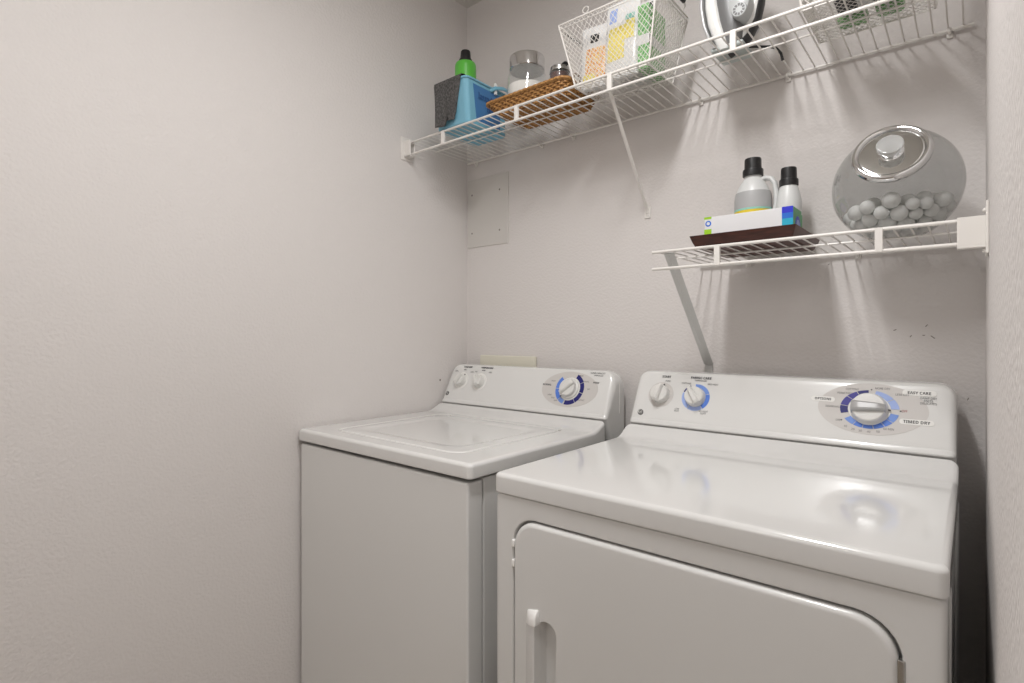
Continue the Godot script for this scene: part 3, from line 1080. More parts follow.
func upper_items() -> void:
	blue_bin()
	wicker_tray()
	mesh_basket("wire_basket", "white diamond-mesh wire basket holding printed laundry packets beside the iron", [0.672, 0.882, 0.135, 0.272], [0.634, 0.914, 0.112, 0.296], YU, 2.010, true)
	basket_packets()
	clothes_iron()
	mesh_basket("wire_basket", "white diamond-mesh wire basket with green packets at the end of the shelf", [1.218, 1.425, 0.112, 0.272], [1.188, 1.455, 0.090, 0.296], YU, 2.010, false)
	far_packets()

func blue_bin() -> void:
	var t := thing("storage_bin", "light blue plastic caddy bin at the corner end of the upper shelf", "bin", Vector3(0.225, YU, 0.21))
	var b := [0.156, 0.298, 0.114, 0.298]
	var tp := [0.186, 0.314, 0.136, 0.324]
	var mb := MB.new()
	mb.loft(taper_rings(b, tp, YU, 1.966, 0.016, 0.003))
	put(mb, "bin_body", M.bin, t)
	mb = MB.new()
	var path := PackedVector3Array()
	for v in MB.rr(tp[0] - 0.001, tp[1] + 0.001, tp[2] - 0.001, tp[3] + 0.001, 0.017, 5):
		path.append(Vector3(v.x, 1.965, v.y))
	mb.tube(path, 0.0034, 8, true)
	put(mb, "rim", M.bin, t)
	# printed side
	mb = MB.new()
	var q := func(k: float, z: float) -> Vector3:
		return Vector3(lerpf(b[1], tp[1], k) + 0.0007, lerpf(YU, 1.966, k), z)
	var lo := 0.10
	var hi := 0.90
	mb.loft([PackedVector3Array([q.call(lo, 0.152), q.call(lo, 0.262), q.call(hi, 0.292), q.call(hi, 0.164)]), PackedVector3Array([q.call(lo, 0.152) - Vector3(0.002, 0, 0), q.call(lo, 0.262) - Vector3(0.002, 0, 0), q.call(hi, 0.292) - Vector3(0.002, 0, 0), q.call(hi, 0.164) - Vector3(0.002, 0, 0)])])
	var pr := put(mb, "printed_label", M.bin_print, t)
	letters("laundry", 0.018, Transform3D(Basis(Vector3.UP, PI / 2) * Basis(Vector3.BACK, 0.0), Vector3(0.3118, 1.925, 0.222)), M.bin_ink, pr, false, true)
	letters("time", 0.016, Transform3D(Basis(Vector3.UP, PI / 2), Vector3(0.3080, 1.895, 0.200)), M.bin_ink, pr, false, true)
	# folded carry handle
	mb = MB.new()
	mb.tube(PackedVector3Array([Vector3(0.312, 1.956, 0.215), Vector3(0.324, 1.966, 0.20), Vector3(0.330, 1.972, 0.17), Vector3(0.326, 1.974, 0.140), Vector3(0.312, 1.970, 0.116)]), 0.0065, 8, false, 0.0035)
	put(mb, "carry_handle", M.bin, t)
	mb = MB.new()
	mb.rbox(Vector3(0.315, 1.948, 0.190), Vector3(0.322, 1.984, 0.200), 0.002, 2)
	put(mb, "handle_clip", M.bright, t)
	# green bottle inside
	var c := Vector3(0.222, YU + 0.004, 0.232)
	t = thing("spray_bottle", "green bottle with black cap poking out of the blue bin", "bottle", c)
	mb = MB.new()
	mb.xf = Transform3D(Basis(), c)
	mb.lathe([Vector2(0.031, 0), Vector2(0.034, 0.006), Vector2(0.034, 0.12), Vector2(0.0345, 0.206), Vector2(0.0340, 0.213), Vector2(0.031, 0.2195), Vector2(0.0225, 0.2235), Vector2(0.020, 0.2255)], 32)
	put(mb, "bottle_body", M.green, t)
	mb = MB.new()
	mb.xf = Transform3D(Basis(), c)
	mb.lathe([Vector2(0.0215, 0.2235), Vector2(0.0215, 0.231), Vector2(0.0175, 0.236), Vector2(0.0155, 0.258), Vector2(0.0140, 0.2605), Vector2(0, 0.2605)], 24)
	put(mb, "cap", M.black, t)
	# grey cloth over the front rim
	t = thing("cleaning_cloth", "dark grey felt cloth hanging over the edge of the blue bin", "cloth", Vector3(0.21, 1.86, 0.325))
	mb = MB.new()
	var top := []
	var nu := 16
	var nv := 18
	var sheet := func(u: float, v: float, off: float) -> Vector3:
		# u across, v from inside the bin over the rim and down the front
		var x := lerpf(0.181 - 0.012 * maxf(v - 0.3, 0.0), 0.3020 - 0.055 * maxf(v - 0.3, 0.0), u)
		var len: float = (0.128 - 0.030 * smoothstep(0.45, 0.75, u) + 0.020 * smoothstep(0.72, 0.86, u) - 0.05 * smoothstep(0.88, 1.0, u))
		var y: float
		var z: float
		if v < 0.22:
			var k := v / 0.22
			y = lerpf(1.925, 1.9725, k)
			z = 0.300 + 0.008 * k
		elif v < 0.36:
			var a := PI * (v - 0.22) / 0.14
			y = 1.9705 + 0.005 * sin(a)
			z = 0.3195 - 0.0115 * cos(a)
		else:
			var k := (v - 0.36) / 0.64
			y = 1.9705 - len * k
			z = 0.3315 - 0.030 * k + 0.005 * sin(u * 9.0 + k * 2.0) * k + 0.003 * k + 0.010 * k * k
		return Vector3(x, y, z + off)
	var rings := []
	for j in nv + 1:
		var ring := PackedVector3Array()
		for i in nu + 1:
			ring.append(sheet.call(float(i) / nu, float(j) / nv, 0.0011))
		for i in nu + 1:
			ring.append(sheet.call(1.0 - float(i) / nu, float(j) / nv, -0.0011))
		rings.append(ring)
	mb.loft(rings, true, true)
	put(mb, "cloth_sheet", M.cloth, t, 60)

func woven_strand(mb: MB, corners: PackedVector2Array, y: float, amp: float, phase: float, step: float, r: float) -> void:
	# walk the outline and weave in and out
	var path := PackedVector3Array()
	var n := corners.size()
	var s := 0.0
	for i in n:
		var a := corners[i]
		var b := corners[(i + 1) % n]
		var len := a.distance_to(b)
		var m := maxi(1, int(len / (step / 3.0)))
		var nrm := Vector2(b.y - a.y, a.x - b.x).normalized()
		for k in m:
			var w := s + len * k / m
			var o := sin(w / step * PI + phase) * amp
			var p := a.lerp(b, float(k) / m) + nrm * o
			path.append(Vector3(p.x, y, p.y))
		s += len
	mb.tube(path, r, 6, true, r * 0.75)

func wicker_tray() -> void:
	var t := thing("wicker_tray", "woven brown wicker tray holding the glass jars", "tray", Vector3(0.512, YU, 0.20))
	var y0 := YU
	var hgt := 0.036
	var b := [0.388, 0.634, 0.122, 0.262]
	var tp := [0.354, 0.648, 0.102, 0.286]
	for row in 7:
		var k := (row + 0.5) / 7.0
		var mb := MB.new()
		woven_strand(mb, MB.rr(lerpf(b[0], tp[0], k), lerpf(b[1], tp[1], k), lerpf(b[2], tp[2], k), lerpf(b[3], tp[3], k), 0.024, 5), y0 + 0.003 + hgt * k, 0.0016, PI * (row % 2), 0.0110, 0.0034)
		put(mb, "woven_strand", M.wicker, t)
	var mb := MB.new()
	for s in 2:
		woven_strand(mb, MB.rr(tp[0] - 0.001, tp[1] + 0.001, tp[2] - 0.001, tp[3] + 0.001, 0.026, 6), y0 + hgt + 0.003, 0.0026, PI * s, 0.018, 0.0042)
	put(mb, "braided_rim", M.wicker, t)
	# plain lining behind the weave
	var lining := []
	for p in [[0.0, 0.0022, 0.002], [1.0, 0.0022, hgt], [1.0, 0.0036, hgt], [0.0, 0.0036, 0.002]]:
		lining.append(MB.lift(MB.rr(lerpf(b[0], tp[0], p[0]) + p[1], lerpf(b[1], tp[1], p[0]) - p[1], lerpf(b[2], tp[2], p[0]) + p[1], lerpf(b[3], tp[3], p[0]) - p[1], 0.022, 5), y0 + p[2]))
	lining.append(lining[0])
	mb = MB.new()
	mb.loft(lining, false, false)
	put(mb, "inner_lining", M.wicker_dark, t)
	# stakes of the wall
	var ob := MB.rr(b[0], b[1], b[2], b[3], 0.024, 5)
	var ot := MB.rr(tp[0], tp[1], tp[2], tp[3], 0.024, 5)
	mb = MB.new()
	for i in ob.size():
		var j := (i + 1) % ob.size()
		var m := maxi(1, int(ob[i].distance_to(ob[j]) / 0.0125))
		for k in m:
			var p := ob[i].lerp(ob[j], float(k) / m)
			var q := ot[i].lerp(ot[j], float(k) / m)
			mb.tube(PackedVector3Array([Vector3(p.x, y0 + 0.002, p.y), Vector3(q.x, y0 + hgt + 0.002, q.y)]), 0.0018, 5)
	var stakes := put(mb, "wall_stakes", M.wicker_dark, t)
	stakes.set_meta("kind", "stuff")
	# woven bottom
	var nz := 22
	for i in nz:
		mb = MB.new()
		var z := lerpf(b[2] + 0.004, b[3] - 0.004, float(i) / (nz - 1))
		var path := PackedVector3Array()
		for k in 61:
			var x := lerpf(b[0] + 0.004, b[1] - 0.004, k / 60.0)
			path.append(Vector3(x, y0 + 0.004 + 0.0016 * sin(x / 0.0165 * PI + PI * (i % 2)), z))
		mb.tube(path, 0.0024, 5, false, 0.0033)
		put(mb, "base_strand", M.wicker, t)
	mb = MB.new()
	for i in 15:
		var x := lerpf(b[0] + 0.008, b[1] - 0.008, i / 14.0)
		mb.rbox(Vector3(x - 0.003, y0 + 0.003, b[2]), Vector3(x + 0.003, y0 + 0.0052, b[3]), 0.0008, 1)
	put(mb, "base_stakes", M.wicker_dark, t).set_meta("kind", "stuff")
	# ear handles
	for s in [[0.356, -1.0], [0.642, 1.0]]:
		mb = MB.new()
		var path := PackedVector3Array()
		for k in 15:
			var a := PI * k / 14.0
			path.append(Vector3(s[0] + s[1] * 0.005 * sin(a), y0 + hgt + 0.001 + 0.026 * sin(a), 0.225 - 0.024 * cos(a)))
		mb.tube(path, 0.0040, 7)
		put(mb, "ear_handle", M.wicker_dark, t)
	# big glass jar
	var c := Vector3(0.4440, y0 + 0.0092, 0.192)
	var j := thing("glass_jar", "clear glass jar with chrome lid half full of white powder", "jar", c)
	mb = MB.new()
	mb.xf = Transform3D(Basis(), c)
	mb.lathe([Vector2(0, 0.001), Vector2(0.052, 0.001), Vector2(0.0575, 0.004), Vector2(0.060, 0.012), Vector2(0.060, 0.108), Vector2(0.058, 0.119), Vector2(0.053, 0.128), Vector2(0.0505, 0.133), Vector2(0.0505, 0.146)], 40)
	put(mb, "jar_glass", M.clear, j)
	mb = MB.new()
	mb.xf = Transform3D(Basis(), c)
	mb.lathe([Vector2(0.0530, 0.137), Vector2(0.0540, 0.1385), Vector2(0.0540, 0.170), Vector2(0.0520, 0.1765), Vector2(0.046, 0.179), Vector2(0, 0.18)], 40)
	put(mb, "jar_lid", M.chrome, j, 30)
	var pw := MB.new()
	pw.xf = Transform3D(Basis(), c)
	pw.lathe([Vector2(0, 0.003), Vector2(0.051, 0.003), Vector2(0.0585, 0.012), Vector2(0.0585, 0.086), Vector2(0.045, 0.090), Vector2(0.02, 0.092), Vector2(0, 0.093)], 40)
	var po := put(pw, "laundry_powder", M.powder)
	po.set_meta("label", "white laundry powder filling the lower half of the glass jar")
	po.set_meta("category", "powder")
	po.set_meta("kind", "stuff")
	# small dark jar with a clamp lid
	c = Vector3(0.5660, y0 + 0.0092, 0.195)
	j = thing("clamp_jar", "small glass clamp jar with dark red contents next to the powder jar", "jar", c)
	mb = MB.new()
	mb.xf = Transform3D(Basis(), c)
	mb.lathe([Vector2(0, 0.001), Vector2(0.026, 0.001), Vector2(0.0285, 0.004), Vector2(0.0285, 0.090), Vector2(0.0250, 0.097), Vector2(0.0250, 0.100)], 28)
	put(mb, "jar_glass", M.clear, j)
	mb = MB.new()
	mb.xf = Transform3D(Basis(), c)
	mb.lathe([Vector2(0, 0.003), Vector2(0.0268, 0.004), Vector2(0.0268, 0.089), Vector2(0, 0.091)], 24)
	put(mb, "contents", M.amber, j)
	mb = MB.new()
	mb.xf = Transform3D(Basis(), c)
	mb.lathe([Vector2(0.0262, 0.098), Vector2(0.0268, 0.100), Vector2(0.0262, 0.108), Vector2(0.018, 0.112), Vector2(0, 0.113)], 28)
	put(mb, "jar_lid", M.steel, j)
	mb = MB.new()
	mb.xf = Transform3D(Basis(), c)
	var ring := PackedVector3Array()
	for k in 24:
		ring.append(Vector3(0.0278 * cos(TAU * k / 24), 0.0955, 0.0278 * sin(TAU * k / 24)))
	mb.tube(ring, 0.0014, 6, true)
	mb.tube(PackedVector3Array([Vector3(0.027, 0.092, -0.012), Vector3(0.020, 0.114, -0.008), Vector3(-0.020, 0.114, 0.008), Vector3(-0.027, 0.092, 0.012)]), 0.0014, 6)
	put(mb, "wire_clamp", M.steel, j)
	mb = MB.new()
	mb.xf = Transform3D(Basis(), c)
	mb.tube(PackedVector3Array([Vector3(0.004, 0.113, 0.0), Vector3(0.020, 0.118, 0.0), Vector3(0.031, 0.110, 0.002)]), 0.0045, 8)
	put(mb, "clamp_lever", M.black, j)

func mesh_panel(mb: MB, a: Vector3, b: Vector3, c: Vector3, d: Vector3, cell_w: float, cell_h: float, r: float) -> void:
	# a-b bottom edge, d-c top edge; diamond mesh between
	var nu := maxf(2.0, round((a.distance_to(b) + d.distance_to(c)) * 0.5 / cell_w))
	var nv := maxf(2.0, round((a.distance_to(d) + b.distance_to(c)) * 0.5 / cell_h))
	var at := func(u: float, v: float) -> Vector3:
		return a.lerp(b, u).lerp(d.lerp(c, u), v)
	for fam: float in [1.0, -1.0]:
		for k in range(int(-nv), int(nu + nv) + 1):
			# fam u*nu + fam*v*nv = k
			var pts := []
			var u0 := float(k) / nu
			var u1 := (k - fam * nv) / nu
			# v = 0 -> u0 ; v = 1 -> u1
			var v0 := 0.0
			var v1 := 1.0
			var du := u1 - u0
			if absf(du) < 1e-6:
				continue
			var ta := (0.0 - u0) / du
			var tb := (1.0 - u0) / du
			v0 = maxf(v0, minf(ta, tb))
			v1 = minf(v1, maxf(ta, tb))
			if v1 - v0 < 0.01:
				continue
			pts = [at.call(u0 + du * v0, v0), at.call(u0 + du * v1, v1)]
			mb.tube(PackedVector3Array(pts), r, 4)

func mesh_basket(called: String, label: String, b: Array, tp: Array, y0: float, y1: float, grip_far: bool) -> void:
	var t := thing(called, label, "basket", Vector3((b[0] + b[1]) / 2, y0, (b[2] + b[3]) / 2), "white mesh baskets on the upper shelf")
	var yb := y0 + 0.0020
	var B := [Vector3(b[0], yb, b[3]), Vector3(b[1], yb, b[3]), Vector3(b[1], yb, b[2]), Vector3(b[0], yb, b[2])]
	var T := [Vector3(tp[0], y1, tp[3]), Vector3(tp[1], y1, tp[3]), Vector3(tp[1], y1, tp[2]), Vector3(tp[0], y1, tp[2])]
	for i in 4:
		var j := (i + 1) % 4
		var mb := MB.new()
		mesh_panel(mb, B[i], B[j], T[j], T[i], 0.0125, 0.0165, 0.0008)
		put(mb, "mesh_side", M.wire, t, 60).set_meta("kind", "stuff")
	var fl := MB.new()
	mesh_panel(fl, B[0], B[1], B[2], B[3], 0.0125, 0.0165, 0.0008)
	put(fl, "mesh_floor", M.wire, t, 60).set_meta("kind", "stuff")
	for i in 4:
		put(rod(B[i], T[i], 0.0022), "corner_post", M.wire, t)
	var mb := MB.new()
	mb.tube(PackedVector3Array(B), 0.0020, 6, true)
	put(mb, "base_frame", M.wire, t, 60)
	mb = MB.new()
	mb.tube(PackedVector3Array(T), 0.0026, 8, true)
	mb.tube(PackedVector3Array([T[0] - Vector3(0, 0.012, 0), T[1] - Vector3(0, 0.012, 0), T[2] - Vector3(0, 0.012, 0), T[3] - Vector3(0, 0.012, 0)]), 0.0014, 6, true)
	put(mb, "rim", M.wire, t, 60)
	# curled loops standing on the front rim
	for k in [0.30, 0.70]:
		mb = MB.new()
		var p: Vector3 = T[0].lerp(T[1], k)
		var ring := PackedVector3Array()
		for i in 14:
			var a := TAU * i / 14
			ring.append(p + Vector3(0.0085 * cos(a), 0.0115 + 0.0085 * sin(a), 0))
		mb.tube(ring, 0.0014, 6, true)
		put(mb, "rim_loop", M.wire, t, 60)
	# swing handles with black grips on the short ends
	for e in [[tp[0], -1.0], [tp[1], 1.0]]:
		var x: float = e[0]
		var g: float = e[1]
		var zm: float = (tp[2] + tp[3]) / 2
		mb = MB.new()
		mb.tube(PackedVector3Array([Vector3(x, y1, zm + 0.055), Vector3(x + g * 0.010, y1 + 0.008, zm + 0.050), Vector3(x + g * 0.014, y1 + 0.010, zm + 0.035), Vector3(x + g * 0.014, y1 + 0.010, zm - 0.035), Vector3(x + g * 0.010, y1 + 0.008, zm - 0.050), Vector3(x, y1, zm - 0.055)]), 0.0018, 6)
		var hd := put(mb, "swing_handle", M.wire, t)
		mb = MB.new()
		mb.tube(PackedVector3Array([Vector3(x + g * 0.014, y1 + 0.010, zm + 0.032), Vector3(x + g * 0.014, y1 + 0.010, zm + 0.028), Vector3(x + g * 0.014, y1 + 0.010, zm - 0.028), Vector3(x + g * 0.014, y1 + 0.010, zm - 0.032)]), 0.0055, 10)
		put(mb, "handle_grip", M.black, hd)

func packet(called: String, label: String, c: Vector3, w: float, h: float, d: float, turn: float, lean: float, film: Material, prints: Array) -> Node3D:
	# pillow packet: full below, sealed flat above
	var t := thing(called, label, "packet", c)
	var bs := Basis(Vector3.UP, turn) * Basis(Vector3.RIGHT, lean)
	var thick := func(k: float) -> float:
		return d * (0.12 + 0.88 * pow(sin(PI * clampf(0.10 + 0.80 * (1.0 - pow(1.0 - k, 1.4)), 0.0, 1.0)), 0.8)) * (1.0 - 0.75 * k * k)
	var ring := func(k: float) -> PackedVector3Array:
		var th: float = thick.call(k)
		var out := PackedVector3Array()
		for i in 24:
			var a := TAU * i / 24.0
			var cx := cos(a)
			var sz := sin(a)
			out.append(c + bs * Vector3(w * 0.5 * signf(cx) * pow(absf(cx), 0.7), k * h, th * 0.5 * signf(sz) * pow(absf(sz), 0.8)))
		return out
	var rings := []
	for i in 17:
		rings.append(ring.call(i / 16.0))
	var mb := MB.new()
	mb.loft(rings)
	put(mb, "packet_body", film, t, 60)
	# printed areas on the front: [material, u0, u1, k0, k1]
	for p in prints:
		mb = MB.new()
		var grid := []
		for side in 2:
			for i in 9:
				var k: float = lerpf(p[3], p[4], (i if side == 0 else 8 - i) / 8.0)
				var row := PackedVector3Array()
				for j in 9:
					var u: float = lerpf(p[1], p[2], j / 8.0)
					var a := acos(clampf(signf(u) * pow(absf(u), 1.0 / 0.7), -1.0, 1.0))
					var th := thick.call(k) as float
					row.append(c + bs * Vector3(w * 0.5 * u, k * h, th * 0.5 * pow(absf(sin(a)), 0.8) + (0.0008 if side == 0 else -0.0006)))
				grid.append(row)
		var from := mb.t.size()
		for i in grid.size():
			var r0: PackedVector3Array = grid[i]
			var r1: PackedVector3Array = grid[(i + 1) % grid.size()]
			for j in 8:
				mb.quad(r0[j], r0[j + 1], r1[j + 1], r1[j])
		mb.seal(from)
		put(mb, "printed_patch", p[0], t, 60)
	return t

func basket_packets() -> void:
	var y := YU + 0.0045
	packet("laundry_packet", "white packet with orange and red print in the wire basket beside the wicker tray", Vector3(0.708, y, 0.232), 0.084, 0.172, 0.036, 0.10, -0.06, M.film, [[M.pods, -0.55, 0.85, 0.10, 0.62], [M.charcoal, -0.35, 0.25, 0.72, 0.86], [M.lemon, -0.75, 0.1, 0.06, 0.2]])
	packet("laundry_packet", "tall white packet with a yellow print in the wire basket", Vector3(0.790, y, 0.238), 0.098, 0.205, 0.036, -0.04, -0.05, M.film, [[M.lemon, -0.72, 0.30, 0.22, 0.66], [M.lemon, 0.3, 0.8, 0.45, 0.70], [M.periwinkle, -0.75, -0.3, 0.74, 0.92], [M.teal, 0.25, 0.75, 0.71, 0.78]])
	packet("laundry_packet", "slim white packet with maroon band behind the yellow packet", Vector3(0.812, y, 0.180), 0.082, 0.210, 0.030, 0.05, 0.0, M.film, [[M.maroon, 0.4, 0.9, 0.40, 0.85], [M.charcoal, 0.3, 0.9, 0.88, 0.97]])
	var t := thing("sponge_pack", "green printed carton standing at the iron end of the wire basket", "carton", Vector3(0.856, y, 0.195))
	var mb := MB.new()
	mb.rbox(Vector3(0.842, y, 0.155), Vector3(0.872, y + 0.160, 0.252), 0.002, 2)
	put(mb, "carton_body", M.grass_pack, t)
	mb = MB.new()
	mb.rbox(Vector3(0.841, y + 0.060, 0.154), Vector3(0.873, y + 0.085, 0.253), 0.002, 2)
	put(mb, "printed_band", M.film, t)

func far_packets() -> void:
	# low packs lying on the floor of the end basket
	var y := YU + 0.0045
	for p in [["green foil pack lying in the end basket beside the striped pack", Vector3(1.262, y, 0.128), Vector3(1.316, y + 0.022, 0.178), M.grass_pack, 0.008], ["small green foil pack lying in the end basket close to the plain wall", Vector3(1.330, y, 0.132), Vector3(1.378, y + 0.022, 0.178), M.grass_pack, 0.008], ["dark striped flat pack lying along the front of the end basket", Vector3(1.270, y, 0.190), Vector3(1.376, y + 0.026, 0.258), M.charcoal, 0.004]]:
		var t := thing("foil_pack", p[0], "packet", (p[1] + p[2]) / 2 * Vector3(1, 0, 1) + Vector3(0, y, 0))
		var mb := MB.new()
		mb.rbox(p[1], p[2], p[4], 3)
		put(mb, "pack_body", p[3], t)
		mb = MB.new()
		var w: float = p[2].x - p[1].x
		mb.rbox(Vector3(p[1].x + w * 0.32, p[1].y - 0.0004, p[1].z - 0.0004), Vector3(p[1].x + w * 0.62, p[2].y + 0.0004, p[2].z + 0.0004), p[4], 3)
		put(mb, "pack_band", M.film, t)

func clothes_iron() -> void:
	var cz := 0.190
	var y0 := YU
	var t := thing("clothes_iron", "white and grey clothes iron standing upright on its heel", "iron", Vector3(1.05, y0, cz))
	# D-shaped sections stacked from the heel (y0) to the tip
	var sec := func(xl: float, xr: float, y: float, w: float, sq := 0.6) -> PackedVector3Array:
		var out := PackedVector3Array()
		for i in 28:
			var a := TAU * i / 28.0
			var cx := cos(a)
			var sz := sin(a)
			out.append(Vector3((xl + xr) / 2 + (xr - xl) / 2 * signf(cx) * pow(absf(cx), sq), y, cz + w / 2 * signf(sz) * pow(absf(sz), sq)))
		return out
	var hs := [0.0, 0.006, 0.03, 0.06, 0.10, 0.14, 0.18, 0.22, 0.25, 0.268]
	var ws := [0.082, 0.086, 0.100, 0.108, 0.110, 0.104, 0.090, 0.066, 0.038, 0.010]
	# soleplate
	var xl := [1.030, 1.026, 1.016, 1.006, 1.000, 0.999, 0.999, 0.999, 0.999, 0.999]
	var rings := []
	for i in range(1, hs.size()):
		rings.append(sec.call(xl[i] - 0.005, xl[i] + 0.003, y0 + hs[i], ws[i] + 0.004, 0.35))
	var mb := MB.new()
	mb.loft(rings)
	put(mb, "soleplate", M.silver, t, 40)
	# white skirt
	rings = []
	var sr := [1.060, 1.060, 1.054, 1.046, 1.039, 1.035, 1.032, 1.028, 1.022, 1.014]
	for i in hs.size():
		rings.append(sec.call(xl[i] + 0.002, sr[i], y0 + hs[i], ws[i]))
	mb = MB.new()
	mb.loft(rings)
	put(mb, "skirt", M.iron_white, t, 40)
	# dark grey tank
	rings = []
	var gr := [1.074, 1.078, 1.082, 1.084, 1.080, 1.072, 1.064, 1.054, 1.040, 1.022]
	for i in range(1, hs.size()):
		rings.append(sec.call(sr[i] - 0.016, gr[i], y0 + hs[i] + 0.003, ws[i] * 0.94))
	mb = MB.new()
	mb.loft(rings)
	put(mb, "water_tank", M.iron_grey, t, 40)
	# pale lobe that carries the dial
	mb = MB.new()
	mb.xf = Transform3D(Basis(Vector3.RIGHT, PI / 2), Vector3(1.083, y0 + 0.090, cz))
	mb.lathe([Vector2(0.022, -0.05), Vector2(0.023, 0.044), Vector2(0.022, 0.051), Vector2(0.017, 0.055), Vector2(0, 0.056)], 28, 1.0, 1.75)
	var lobe := put(mb, "control_lobe", M.iron_light, t, 40)
	mb = MB.new()
	mb.xf = Transform3D(Basis(Vector3.RIGHT, PI / 2), Vector3(1.086, y0 + 0.066, cz + 0.054))
	mb.lathe([Vector2(0.0165, 0.0), Vector2(0.0165, 0.004), Vector2(0.0150, 0.006), Vector2(0, 0.006)], 28)
	var dial := put(mb, "dial", M.iron_light, lobe, 40)
	mb = MB.new()
	mb.xf = Transform3D(Basis(), Vector3(1.086, y0 + 0.066, cz + 0.060))
	for k in 10:
		mb.sector(0.0075, 0.0130, TAU * k / 10.0 + 0.1, TAU * (k + 1) / 10.0 - 0.1, 0.0006, 1.0, 3)
	put(mb, "dial_print", M.iron_grey, dial)
	# arched handle
	var arch := PackedVector3Array([Vector3(1.044, y0 + 0.012, cz), Vector3(1.066, y0 + 0.020, cz), Vector3(1.086, y0 + 0.038, cz), Vector3(1.100, y0 + 0.064, cz), Vector3(1.107, y0 + 0.100, cz), Vector3(1.108, y0 + 0.140, cz), Vector3(1.102, y0 + 0.180, cz), Vector3(1.086, y0 + 0.212, cz), Vector3(1.060, y0 + 0.234, cz), Vector3(1.020, y0 + 0.246, cz)])
	mb = MB.new()
	mb.tube(arch, 0.0125, 14, false, 0.019)
	put(mb, "handle", M.iron_white, t, 50)
	var back := PackedVector3Array()
	for p in arch:
		back.append(p + (p - Vector3(1.035, y0 + 0.13, cz)).normalized() * 0.0100)
	mb = MB.new()
	mb.tube(back, 0.0075, 12, false, 0.0165)
	put(mb, "rear_grip", M.charcoal, t, 50)
	# heel plate
	mb = MB.new()
	mb.rbox(Vector3(1.016, y0 - 0.0006, cz - 0.044), Vector3(1.088, y0 + 0.010, cz + 0.040), 0.004, 3)
	put(mb, "heel_plate", M.iron_heel, t)
	mb = MB.new()
	mb.tube(PackedVector3Array([Vector3(1.082, y0 + 0.010, cz - 0.005), Vector3(1.100, y0 + 0.007, cz - 0.012), Vector3(1.125, y0 + 0.006, cz - 0.03), Vector3(1.136, y0 + 0.005, cz - 0.045), Vector3(1.143, y0 - 0.004, cz - 0.058), Vector3(1.146, y0 - 0.020, cz - 0.062)]), 0.0030, 8)
	put(mb, "power_cord", M.black, t)

